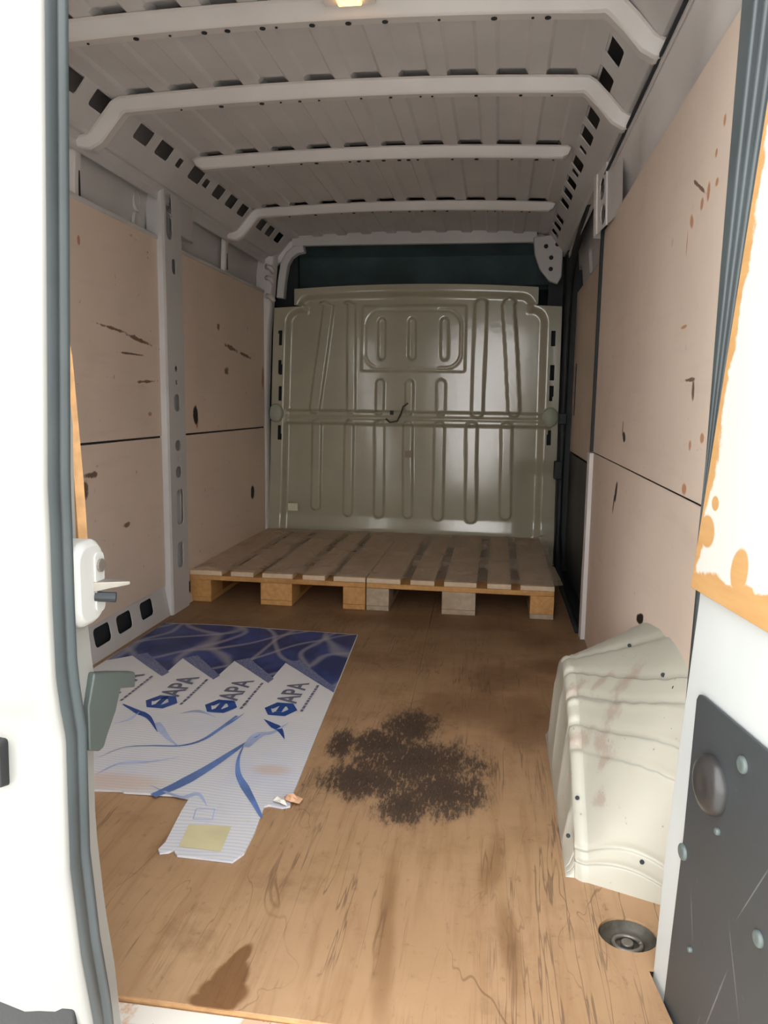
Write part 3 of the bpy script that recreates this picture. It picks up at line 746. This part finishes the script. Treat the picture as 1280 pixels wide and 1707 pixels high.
tag(o, 'white painted dented steel wheel arch box against the right wall', 'wheel arch')
for px, py in ((962,1330),(947,1393),(1049,1076),(1105,1125),(1124,1147),(1123,1215),(1070,1437)):
    d = ray(px, py).normalized(); p = CAM+d*1.6
    for t in range(400):
        q_ = CAM+d*(1.2+t*.003)
        yy = q_.y
        # march to the arch surface
        k = max(0., min(1., (.772-q_.x)/.172))
        outl = [(1.332,.0),(1.336,.13),(1.345,.30),(1.375,.415),(1.48,.445),(1.66,.44),(1.80,.418),(1.90,.36),(2.02,.23),(2.10,.0)]
        innl = [(1.395,.0),(1.402,.025),(1.43,.065),(1.52,.135),(1.62,.205),(1.72,.255),(1.83,.283),(1.95,.262),(2.04,.17),(2.075,.0)]
        pl = [(a[0]*(1-k)+b[0]*k, a[1]*(1-k)+b[1]*k) for a, b in zip(outl, innl)]
        zt = 0
        for a, b in zip(pl, pl[1:]):
            if a[0] <= yy <= b[0]: zt = a[1]+(b[1]-a[1])*(yy-a[0])/(b[0]-a[0]+1e-9)
        if q_.z < zt: break
    mb = MB(); mb.cyl(q_-d*.004, q_+d*.004, .0045, 8); mb.build('screw_head', M['void'], o)
# ------------------------------------------------------------------ pallets
BW = [(.000,.150), (.192,.105), (.338,.140), (.522,.102), (.662,.143)]
def make_pallet(x0, y0, first, old):
    root = empty('wooden_pallet', (x0, y0, 0))
    for xo, wd in BW:
        mb = MB(); mb.box(x0+xo, x0+xo+wd, y0, y0+1.2, .122, .144); mb.build('top_board', M['pallet_top'], root, bevel=.002, seg=1)
    for yo, wd in ((0., .145), (.5275, .145), (1.055, .145)):
        mb = MB(); mb.box(x0, x0+.805, y0+yo, y0+yo+wd, .100, .122); mb.build('cross_board', M['pallet'] if yo == 0 else M['pallet_old'], root, bevel=.002, seg=1)
        for bi, (bx, bw) in enumerate(((0., .10), (.33, .145), (.705, .10))):
            mb = MB(); mb.box(x0+bx, x0+bx+bw, y0+yo, y0+yo+wd, .022, .100)
            mb.build('block', M['pallet_old'] if (old and bi < 2) else M['pallet'], root, bevel=.002, seg=1)
    for bx, bw in ((0., .10), (.33, .145), (.705, .10)):
        mb = MB(); mb.box(x0+bx, x0+bx+bw, y0, y0+1.2, .0, .022); mb.build('bottom_board', M['pallet_old'] if old else M['pallet'], root, bevel=.002, seg=1)
    return root
a = make_pallet(-.952, 3.235, True, False); tag(a, 'orange-brown wooden pallet on the floor against the left wall', 'pallet', 'pallets in front of the bulkhead')
b = make_pallet(-.142, 3.232, False, True); tag(b, 'wooden pallet with two greyed front blocks, beside the sliding door', 'pallet', 'pallets in front of the bulkhead')
# cloudy sheet lying over both pallets
mb = MB(); nx, ny = 90, 40
rnd = random.Random(3)
for j in range(ny+1):
    for i in range(nx+1):
        u, v = i/nx, j/ny
        x = -.945+u*1.622
        yf = 3.244+.010*math.sin(u*31)*(u < .45)+(.045*math.exp(-((u-.03)/.03)**2))-.035*math.exp(-((u-1.)/.05)**2)
        y = yf+(4.425-yf)*v
        x += .018*(1-v)*max(0, u-.9)*10
        z = .1462+.0025*math.sin(u*38+v*3)**2
        z += .012*math.exp(-((u-1.)/.02)**2)*math.exp(-((v)/.2)**2)+.010*math.exp(-((u-.17)/.05)**2-((v)/.08)**2)
        z += .05*math.exp(-((u-1.)/.015)**2)*math.exp(-((v-.85)/.15)**2)
        mb.v.append((x, y, z))
for j in range(ny):
    for i in range(nx):
        a_ = j*(nx+1)+i; mb.f.append((a_, a_+1, a_+nx+2, a_+nx+1))
tag(mb.build('plastic_sheet', M['film'], smooth=True), 'thin cloudy grey-beige sheet lying over both pallets', 'sheet')

# ------------------------------------------------------------------ flattened printed carton on the floor
def paper_mat():
    t = NT('white_carton_print', .42, 0, .4)
    wv = t.n('ShaderNodeTexWave'); wv.inputs['Scale'].default_value = 26; wv.inputs['Distortion'].default_value = 9; wv.inputs['Detail'].default_value = 1.; wv.inputs['Detail Scale'].default_value = .22
    wv.bands_direction = 'Y'; t.l(t.P, wv.inputs[0])
    sep = t.n('ShaderNodeSeparateXYZ'); t.l(t.P, sep.inputs[0])
    zone = t.ss(sep.outputs[1], 2.08, 1.95)
    k = t.math('MULTIPLY', t.ss(wv.outputs[1], .40, .80, 0, .26), zone)
    c = t.mix(k, (.74,.74,.76), (.30,.37,.60))
    c = t.mix(t.math('MULTIPLY', t.ss(t.noise(4, 3), .45, .7, 0, .28), zone), c, (.50,.58,.80))
    c = t.mix(t.ss(t.ell([(-.47,1.60,.14,.045,0), (-.12,1.72,.05,.03,0)]), 1.3, .4, 0, .45), c, (.66,.42,.25))
    c = t.mix(t.ss(t.noise(9, 6, .7), .6, .75, 0, .3), c, (.45,.38,.30))
    t.col(c); t.bump(t.noise(6, 3), .25, .01); return t.m
def blue_mat():
    t = NT('blue_carton_print', .42, 0, .4)
    c = t.mix(t.ss(t.noise(7, 3), .4, .65), (.018,.034,.14), (.038,.065,.24))
    for rot, sc, ph in ((.75, 5.2, 0.), (-.62, 4.2, 1.3), (.08, 4.6, .4)):
        n = t.math('MULTIPLY', t.math('SUBTRACT', t.noise(2.6, 1), .5), 1.5)
        s_ = t.n('ShaderNodeSeparateXYZ'); t.l(t.map(rot=(0, 0, rot), sc=(sc, sc, 1)), s_.inputs[0])
        f = t.math('ABSOLUTE', t.math('SUBTRACT', t.math('FRACT', t.math('ADD', s_.outputs[0], t.math('ADD', n, ph))), .5))
        c = t.mix(t.ss(f, .10, .0, 0, .6), c, (.36,.35,.40))
    t.col(c); return t.m
def band_mat():
    t = NT('speckled_blue_print', .42, 0, .4)
    wv = t.n('ShaderNodeTexWave'); wv.inputs['Scale'].default_value = 55; wv.inputs['Distortion'].default_value = 14; wv.inputs['Detail Scale'].default_value = 3; t.l(t.P, wv.inputs[0])
    t.col(t.mix(t.ss(wv.outputs[1], .4, .7), (.05,.075,.24), (.28,.30,.42))); return t.m
M['ink'] = simple('blue_ink', (.012,.065,.30), .4, var=.1)
M['ink_grey'] = simple('grey_ink', (.14,.15,.22), .5)
M['wisp'] = simple('blue_wisp_ink', (.13,.23,.52), .45, var=.3, sc=8)
M['wisp_pale'] = simple('pale_blue_wisp_ink', (.42,.50,.72), .45, var=.2, sc=8)
M['kraft'] = simple('kraft_tape', (.66,.60,.36), .5)
ZC = .0035
def cz(x, y):   # the carton is not quite flat
    return ZC+.0022*(1+math.sin(x*9+1)*math.sin(y*7))+.006*ss(2.75, 2.86, y)*0
def flat_poly(pts, mat, name, parent, dz, thick=0., sub=.03, label=None):
    me = bpy.data.meshes.new(name); bm = bmesh.new()
    vs = [bm.verts.new((x, y, 0)) for x, y in pts]; f = bm.faces.new(vs)
    bmesh.ops.triangulate(bm, faces=[f])
    lo = [min(p[i] for p in pts) for i in (0, 1)]; hi = [max(p[i] for p in pts) for i in (0, 1)]
    for ax in (0, 1):
        k = math.ceil(lo[ax]/sub)*sub
        while k < hi[ax]-1e-5:
            co = (k, 0, 0) if ax == 0 else (0, k, 0); no = (1, 0, 0) if ax == 0 else (0, 1, 0)
            bmesh.ops.bisect_plane(bm, geom=bm.verts[:]+bm.edges[:]+bm.faces[:], plane_co=co, plane_no=no); k += sub
    for v in bm.verts: v.co.z = cz(v.co.x, v.co.y)+dz
    if thick:
        bm.normal_update()
        for f in bm.faces:
            if f.normal.z < 0: f.normal_flip()
        r = bmesh.ops.extrude_face_region(bm, geom=bm.faces[:])
        for g in r['geom']:
            if isinstance(g, bmesh.types.BMVert): g.co.z -= thick
    bmesh.ops.recalc_face_normals(bm, faces=bm.faces)
    if not thick:
        for f in bm.faces:
            if f.normal.z < 0: f.normal_flip()
    bm.to_mesh(me); bm.free(); me.materials.append(mat)
    return link(name, me, parent, label=label)
car = empty('flattened_carton', (-.45, 2.2, 0), label='flattened cardboard box printed white and blue with three logos, lying on the floor', cat='cardboard')
zig = [(-.885, 2.425), (-.842, 2.452), (-.660, 2.283), (-.664, 2.288), (-.662, 2.468)]
def edge_r(y): return -.110+(2.86-y)*.058
out = [(-.905,2.868), (-.70,2.872), (-.5,2.868), (-.3,2.87), (edge_r(2.86),2.855), (edge_r(2.2),2.2), (edge_r(1.60),1.60), (-.030,1.565), (-.045,1.556), (-.078,1.560), (-.086,1.553), (-.075,1.45), (-.072,1.37), (-.085,1.340),
       (-.20,1.342), (-.21,1.352), (-.213,1.362), (-.222,1.350), (-.238,1.344), (-.246,1.355), (-.242,1.38), (-.258,1.50), (-.262,1.552), (-.30,1.560), (-.42,1.556), (-.43,1.562), (-.60,1.548), (-.90,1.555), (-.915,2.0), (-.91,2.5)]
flat_poly(out, paper_mat(), 'board', car, 0, .0045)
Zy = [(-.908,2.394), (-.845,2.458), (-.660,2.284), (-.661,2.284)]
pk = [(-.908,2.39), (-.845,2.455), (-.658,2.284), (-.665,2.47), (-.482,2.284), (-.476,2.47), (-.299,2.284), (-.295,2.476), (-.073,2.244)]
# the print: white 'houses' rise with a sheer left side and a long right slope
band = [(-.908,2.862), (-.70,2.866), (-.5,2.862), (-.3,2.864), (edge_r(2.86)-.002,2.850), (edge_r(2.244)-.002,2.244)] + pk[::-1][1:]
flat_poly(band, blue_mat(), 'printed_blue_area', car, .0006)
for (ax, ay), (bx, by) in (((-.845,2.455),(-.658,2.284)), ((-.665,2.47),(-.482,2.284)), ((-.476,2.47),(-.299,2.284)), ((-.295,2.476),(-.075,2.246))):
    d = Vector((bx-ax, by-ay)).normalized(); nn = Vector((-d.y, d.x))
    if nn.y < 0: nn = -nn
    w_ = .055; x3 = min(bx+nn.x*w_, edge_r(by)-.006) if bx > -.1 else bx+nn.x*w_*.2
    pts = [(ax, ay), (bx, by), (x3, by+nn.y*w_), (ax+nn.x*w_, ay+nn.y*w_)]
    flat_poly(pts, band_mat() if 'speckled_blue_print' not in bpy.data.materials else bpy.data.materials['speckled_blue_print'], 'printed_band', car, .0010)
# lettering
def text_mesh(s, size, name):
    cu = bpy.data.curves.new(name, 'FONT'); cu.body = s; cu.size = size; cu.offset = size*.018; cu.extrude = 0.00005; cu.align_x = 'LEFT'
    o = bpy.data.objects.new(name, cu); COL.objects.link(o)
    dg = bpy.context.evaluated_depsgraph_get(); me = bpy.data.meshes.new_from_object(o.evaluated_get(dg))
    bpy.data.objects.remove(o); return me
tm = text_mesh('APA', .092, 'lettering'); tm.materials.clear(); tm.materials.append(M['ink_grey'])
def emblem_mesh():
    mb = MB(); R = .054
    hexp = [(R*math.cos(math.radians(a)), R*.92*math.sin(math.radians(a))) for a in (30, 90, 150, 210, 270, 330)]
    # two bowls of the blocky initial, as a hexagon ring with a crossing bar
    ri = .46
    for i in range(6):
        a, b = hexp[i], hexp[(i+1) % 6]
        if i == 1:
            continue
        mb.prism([a, b, (b[0]*ri, b[1]*ri), (a[0]*ri, a[1]*ri)], 0, .0002)
    mb.prism([(-.020,-.007), (.040,-.007), (.040,.010), (-.020,.010)], 0, .0002)
    mb.prism([hexp[1], hexp[2], (hexp[2][0]*.72, hexp[2][1]*.62), (hexp[1][0]*.7, hexp[1][1]*.62)], 0, .0002)
    return mb.mesh('emblem', M['ink'])
em = emblem_mesh()
dash = MB(); rnd = random.Random(9); y = 0
while y < .20:
    l_ = rnd.choice((.010, .016, .022)); dash.box(y, y+l_, -.004, .004, 0, .0002); y += l_+.006
dm = dash.mesh('caption_line', M['ink_grey'])
for i, (ex, ey) in enumerate(((-.566, 2.073), (-.383, 2.079), (-.203, 2.089), (-.752, 2.068))):
    o = link('emblem', em, car); o.location = Vector((ex+.002, ey, cz(ex, ey)+.0016)); o.rotation_euler = (0, 0, math.radians(90))
    o.matrix_parent_inverse = Matrix.Translation(-car.location)
    o = link('lettering', tm, car); o.location = Vector((ex+.034, ey+.046, cz(ex, ey+.1)+.0020)); o.rotation_euler = (0, 0, math.radians(90)); o.matrix_parent_inverse = Matrix.Translation(-car.location)
    o = link('caption_line', dm, car); o.location = Vector((ex+.066, ey-.01, cz(ex+.06, ey+.08)+.0020)); o.rotation_euler = (0, 0, math.radians(90)); o.matrix_parent_inverse = Matrix.Translation(-car.location)
# sweeping wisps: tapered ribbons of ink
def wisp(pix, wmax, mat, peak=.5):
    pts = [onZ(a, b, ZC+.003) for a, b in pix]; sm = []
    for i in range(len(pts)-1):
        p0 = pts[max(0,i-1)]; p1 = pts[i]; p2 = pts[i+1]; p3 = pts[min(len(pts)-1,i+2)]
        for k in range(8):
            t = k/8.; sm.append(.5*(2*p1+(p2-p0)*t+(2*p0-5*p1+4*p2-p3)*t*t+(3*p1-p0-3*p2+p3)*t**3))
    sm.append(pts[-1]); L, R_ = [], []
    for i, p in enumerate(sm):
        d = (sm[min(i+1,len(sm)-1)]-sm[max(i-1,0)]); d.z = 0; d.normalize(); nn = Vector((-d.y, d.x, 0)); t = i/(len(sm)-1)
        wv_ = wmax*max(.06, (1-abs(t-peak)/max(peak, 1-peak))); z = cz(p.x, p.y)+.0012
        a = p+nn*wv_; b = p-nn*wv_; a.z = b.z = z; L.append(a); R_.append(b)
    mb = MB(); n_ = len(L)
    mb.add(L+R_, [(i, i+1, n_+i+1, n_+i) for i in range(n_-1)])
    mb.build('printed_wisp', mat, car)
wisp([(205,1175),(228,1187),(248,1197),(262,1220)], .012, M['ink'], .45)
wisp([(440,1198),(452,1206),(466,1216),(474,1232)], .013, M['ink'], .5)
wisp([(165,1262),(205,1246),(250,1243),(300,1243),(335,1234),(365,1215),(395,1192)], .006, M['wisp'], .8)
wisp([(365,1215),(390,1200),(408,1187)], .004, M['wisp'], .3)
wisp([(255,1328),(300,1308),(345,1282),(385,1255),(410,1238),(440,1220)], .016, M['wisp'], .25)
wisp([(410,1236),(398,1262),(397,1290),(408,1312),(422,1336),(436,1362)], .010, M['wisp'], .6)
wisp([(188,1208),(215,1200),(232,1188)], .005, M['wisp_pale'], .6)
wisp([(262,1205),(280,1230),(300,1246)], .010, M['wisp_pale'], .2)
wisp([(300,1190),(330,1185),(360,1195)], .008, M['wisp_pale'], .5)
wisp([(410,1245),(430,1225),(455,1220),(480,1205)], .016, M['wisp_pale'], .3)
wisp([(160,1290),(200,1272),(250,1270),(300,1262)], .006, M['wisp_pale'], .5)
wisp([(250,1310),(300,1330),(330,1325),(345,1345)], .008, M['wisp_pale'], .5)
lp = [onZ(*p_, .006) for p_ in ((315,1376),(386,1378),(368,1420),(298,1412))]
flat_poly([(p_.x, p_.y) for p_ in lp], M['kraft'], 'tape_label', car, .0012)
lp = [onZ(*p_, .006) for p_ in ((327,1350),(358,1350),(354,1368),(322,1367))]
mb = MB()
for a_, b_ in zip(lp, lp[1:]+lp[:1]):
    d = (b_-a_).normalized(); nn = Vector((-d.y, d.x, 0))*.0012
    z = .0085; mb.add([(*(a_+nn).xy, z), (*(b_+nn).xy, z), (*(b_-nn).xy, z), (*(a_-nn).xy, z)], [(0,1,2,3)])
mb.build('printed_frame', M['wisp_pale'], car)
# paper scraps
p = onZ(478, 1340, .004)
sc_ = empty('paper_scrap', (p.x, p.y, 0), label='small crumpled orange and white paper scrap at the carton corner', cat='paper')
def scrap(pts, mat, seed, name):
    rnd = random.Random(seed); mb = MB(); base = [(p.x+a, p.y+b) for a, b in pts]; c = (sum(a for a, b in base)/len(base), sum(b for a, b in base)/len(base))
    mid = [((a+c[0])/2, (b+c[1])/2) for a, b in base]
    mb.loft([[(a, b, .008+rnd.uniform(0, .007)) for a, b in base], [(a, b, .012+rnd.uniform(0, .012)) for a, b in mid], [(c[0]+.001*math.cos(i), c[1]+.001*math.sin(i), .016) for i in range(len(base))]], caps=False)
    o = mb.build(name, mat, sc_); s_ = o.modifiers.new('t', 'SOLIDIFY'); s_.thickness = .0015
scrap([(-.012,.020),(.012,.024),(.034,.012),(.030,-.004),(.008,-.002),(-.006,.006)], simple('salmon_paper', (.72,.42,.26), .7), 1, 'orange_piece')
scrap([(-.032,.006),(-.012,.010),(.002,-.004),(.006,-.016),(-.010,-.016),(-.030,-.008)], simple('white_paper', (.76,.72,.66), .7), 2, 'white_piece')

# ------------------------------------------------------------------ left rear door (ajar, seen on its free edge)
d1 = empty('door_1', (-.88, .96, 0), label='left rear door in white paint, nearly closed, with rubber seal on its edge', kind='structure')
EDGE = [(1.75,.800),(1.30,.773),(1.0,.752),(.86,.742),(.81,.738),(.76,.738),(.68,.736),(.60,.736),(.56,.742),(.525,.750),(.46,.748),(.37,.746),(.25,.760),(.145,.780),(.0,.795),(-.12,.80)]
def xe(z): return -.062
DD = Vector((-.972, .235, 0))
def skin_rings(k0, k1, off):
    return [[(xe(z)+DD.x*k, y+off+DD.y*k, z) for k in (k0, k1)] for z, y in EDGE]
mb = MB(); rings = []
def crease(z): return -.010*ss(.84, .80, z)+.008*ss(.575, .545, z)
zz = [1.75-.01*i for i in range(188)]
def ey(z):
    for (za, ya), (zb, yb) in zip(EDGE, EDGE[1:]):
        if zb <= z <= za: return ya+(yb-ya)*(za-z)/(za-zb)
    return EDGE[-1][1]
for z in zz:
    y = ey(z)-.006; c = crease(z)
    r = [(xe(z)-.004, y+.014, z), (xe(z)-.001, y+.006, z), (xe(z)-.006, y+.001, z)]
    for k in (.016, .030, .05, .1, .3, .8): r.append((xe(z)+DD.x*k, y+DD.y*k+c*ss(.014, .05, k)-.006*ss(.0, .1, k), z))
    rings.append(r)
mb.loft(rings, closed=False, caps=False); mb.build('outer_skin', M['white'], d1, smooth=True)
def fx(z): return -.073-.014*ss(.60, .72, z)-.015*ss(.85, 1.0, z)-.009*ss(.52, .46, z)
# door body behind the skin, white return beyond the seal, raw plywood lining inside
mb = MB(); mb.loft([[(-.085, ey(z)+.012, z), (fx(z)-.003, ey(z)+.048, z), (fx(z), ey(z)+.056, z), (fx(z)-.002, ey(z)+.096, z), (-.16, ey(z)+.12, z), (-.84, ey(z)+.29, z), (-.84, ey(z)+.21, z)] for z in zz[::4]]); mb.build('door_frame', M['white'], d1)
mb = MB(); rings = []
for z, x in ((1.70, -.16), (1.05, -.125), (.95, -.110), (.80, -.102), (.70, -.099)): rings.append([(x, .858, z), (x+.004, .872, z), (-.80, 1.06, z), (-.80, 1.045, z)])
mb.loft(rings); mb.build('inner_lining', M['raw_edge'], d1)
mb = MB(); rings = []
for z in zz[::3]:
    y = ey(z); x = xe(z)
    rings.append([(x-.014+a, y+b, z) for a, b in ((-.012,.002),(.004,.000),(.011,.004),(.014,.014),(.013,.024),(.008,.030),(.010,.033),(.014,.036),(.015,.042),(.010,.047),(-.012,.048))])
mb.loft(rings); mb.build('door_seal', M['rubber'], d1, smooth=True)
# lock case with bolt
mb = MB()
def rrect(x, y0, y1, z0, z1, r, n=5):
    o_ = []
    for cy_, cz_, a0 in ((y1-r, z1-r, 0), (y0+r, z1-r, 90), (y0+r, z0+r, 180), (y1-r, z0+r, 270)):
        for i in range(n+1):
            t = math.radians(a0+90*i/n); o_.append((x, cy_+r*math.cos(t), cz_+r*math.sin(t)))
    return o_
mb.loft([rrect(-.105, .785, .850, .637, .738, .024), rrect(-.068, .785, .850, .637, .738, .024), rrect(-.061, .791, .844, .643, .732, .020)])
M['lock'] = simple('white_lock_plastic', (.42,.42,.40), .4, var=.03)
lock = mb.build('lock_case', M['lock'], d1, bevel=.002)
mb = MB(); mb.loft([rrect(-.063, .822, .842, .650, .722, .008), rrect(-.059, .822, .842, .650, .722, .008)]); mb.build('lock_plate', M['lock'], lock)
mb = MB(); mb.cyl((-.060, .832, .706), (-.056, .832, .706), .008, 14); mb.build('lock_screw', M['steel'], lock)
mb = MB(); mb.cyl((-.062, .824, .670), (-.040, .832, .668), .006, 10); mb.build('bolt', M['black'], lock)
mb = MB(); mb.hexa([(-.062,.818,.676),(-.062,.842,.676),(-.062,.842,.688),(-.062,.818,.688)], [(-.030,.848,.680),(-.030,.852,.680),(-.030,.852,.684),(-.030,.848,.684)]); mb.build('catch', M['steel'], lock, bevel=.001)
# inner opening lever
lev = [onX(x-3, y, -.066) for x, y in ((160,1122),(192,1120),(228,1120),(228,1146),(204,1148),(196,1185),(182,1225),(176,1246),(168,1253),(152,1252),(150,1180))]
mb = MB(); mb.hexa([(-.080, p_.y+.003, p_.z) for p_ in lev], [(-.065, p_.y, p_.z) for p_ in lev])
mb.build('opening_lever', M['plastic_grey'], d1, bevel=.003, label='grey plastic lever')
# outside handle and bumper trim
h0 = Vector((xe(.5), ey(.5), 0))+DD*.075
mb = MB(); mb.hexa([(h0.x+DD.x*k, h0.y+DD.y*k-o_, z) for k, o_, z in ((0,.004,.460),(.12,.004,.460),(.12,.030,.465),(.003,.028,.465))], [(h0.x+DD.x*k, h0.y+DD.y*k-o_, z) for k, o_, z in ((0,.004,.520),(.12,.004,.520),(.12,.030,.515),(.003,.028,.515))])
mb.build('outer_handle', M['plastic_black'], d1, bevel=.004)
h0 = Vector((xe(.1), ey(.1), 0))+DD*.020
mb = MB(); rings = []
for k in (0., .1, .3, .8):
    rings.append([(h0.x+DD.x*k, h0.y+DD.y*k-o_, z) for o_, z in ((-.02,.176),(.012,.176),(.018,.166),(.020,.0),(.018,-.10),(-.02,-.10))])
mb.loft(rings); mb.build('bumper_trim', M['plastic_black'], d1, bevel=.004)

# ------------------------------------------------------------------ right rear door (open, inside face towards us)
d2 = empty('door_2', (.69, 1.12, 0), label='open right rear door, white frame with chipped plywood lining and dark kick plate', kind='structure')
def DP(y, z, off=0.):     # a point on the inner face of the open door
    n_ = Vector((1, .179, 0)).normalized(); x = .69+.179*(1.12-y)
    return Vector((x, y, z))-n_*off
def slab(pts, o0, o1): return MB().hexa([DP(y, z, o0) for y, z in pts], [DP(y, z, o1) for y, z in pts])
hinge = [(1.15,1.75),(1.125,.72),(1.118,.64),(1.106,.40),(1.098,.2),(1.085,-.02),(1.08,-.15)]
hinge = [(1.10,1.75),(1.10,1.41),(1.106,1.08),(1.109,.78),(1.118,.63),(1.145,.42),(1.168,.233),(1.19,-.11),(1.192,-.15)]
slab(hinge+[(.33,-.15),(.33,1.75)], -.06, 0.).build('door_frame', M['door_white'], d2, bevel=.006)
slab([(1.118,.648),(1.020,1.19),(.93,1.70),(.36,1.70),(.36,.636)], .001, .012).build('plywood_lining', M['door_ply'], d2, bevel=.001)
slab([(1.1165,.655),(1.021,1.19),(.931,1.70),(.931,1.74),(1.099,1.74),(1.099,1.41),(1.105,1.08),(1.108,.78)], .001, .008).build('inner_seal', M['rubber'], d2)
mb = MB()
for k0 in (.010, .026, .042):
    mb.sweep_tube([DP(1.116+(1.02-1.116)*t+k0*t*1.3, .66+.54*t, .008) for t in (0, .25, .5, .75, 1, 1.5, 1.95)], [.001+.0035*t for t in (0,.25,.5,.75,1,1.3,1.5)], 6)
mb.build('seal_lip', M['rubber'], d2, smooth=True)
kp = slab([(1.086,.495),(1.080,.504),(1.070,.506),(.36,.506),(.36,-.12),(1.130,-.12),(1.123,-.03),(1.096,.276)], .001, .007).build('kick_plate', M['plate'], d2, bevel=.002, label='dark grey scratched kick plate')
# latch boss and screws on the plate
def boss(px, py, r, h, name, mat, dome=.5):
    d = ray(px, py); n_ = Vector((1, .179, 0)); p0 = Vector((.69, 1.12, 0)); t = (p0-CAM).dot(n_)/d.dot(n_); c = CAM+d*t
    nn = -n_.normalized(); u = Vector((0, 0, 1)); v = nn.cross(u)
    mb = MB(); rg = []
    for k, hh_ in ((1., .006), (1., .008+h*.35), (.88, .008+h*.75), (.6, .008+h), (.3, .008+h*.9), (.02, .008+h*.85)):
        rg.append([c+(u*math.cos(2*math.pi*i/20)+v*math.sin(2*math.pi*i/20))*r*k+nn*hh_ for i in range(20)])
    mb.loft(rg, caps=False); return mb.build(name, mat, kp if name != 'latch_boss' else kp, smooth=True)
boss(1197, 1308, .040, .016, 'latch_boss', simple('dark_brown_boss', (.035,.033,.032), .3))
M['screw'] = simple('painted_screw_head', (.09,.11,.105), .4)
for px, py, r in ((1248,1275,.011),(1147,1420,.012),(1113,1685,.013),(1206,1386,.005),(1160,1583,.004),(1275,1565,.010)):
    boss(px, py, r, .004, 'screw', M['screw'])
# seal around the rear opening on the right
mb = MB(); rings = []
for z, x in ((-.1,.690),(.3,.694),(.62,.700),(.80,.703),(1.1,.705),(1.43,.708),(1.75,.712)):
    g = .6+.4*ss(.6, 1.3, z)
    rings.append([(x+a*g, 1.150+b, z) for a, b in ((.0,0.02),(-.002,.004),(.004,-.006),(.012,-.004),(.016,.004),(.020,-.008),(.030,-.010),(.036,-.002),(.046,-.004),(.05,.02))])
mb.loft(rings); tag(mb.build('trim_3', M['rubber'], smooth=True), 'blue-grey rubber seal up the right edge of the rear opening', kind='structure')

# ------------------------------------------------------------------ interior lamp on the first bow
lamp = empty('roof_lamp', (.03, 1.87, 1.80), label='small warm interior lamp on the rear roof bow', cat='lamp')
mb = MB(); mb.box(-.03, .09, 1.815, 1.895, 1.812, 1.846); mb.build('lamp_base', M['liner_right'], lamp, bevel=.003)
def lens():
    t = NT('lit_amber_lens', .3); t.col((1., .62, .22)); t.b.inputs['Emission Color'].default_value = (1., .52, .12, 1); t.b.inputs['Emission Strength'].default_value = 3.; return t.m
mb = MB(); mb.box(.005, .060, 1.830, 1.880, 1.803, 1.812); mb.build('lens', lens(), lamp, bevel=.003)
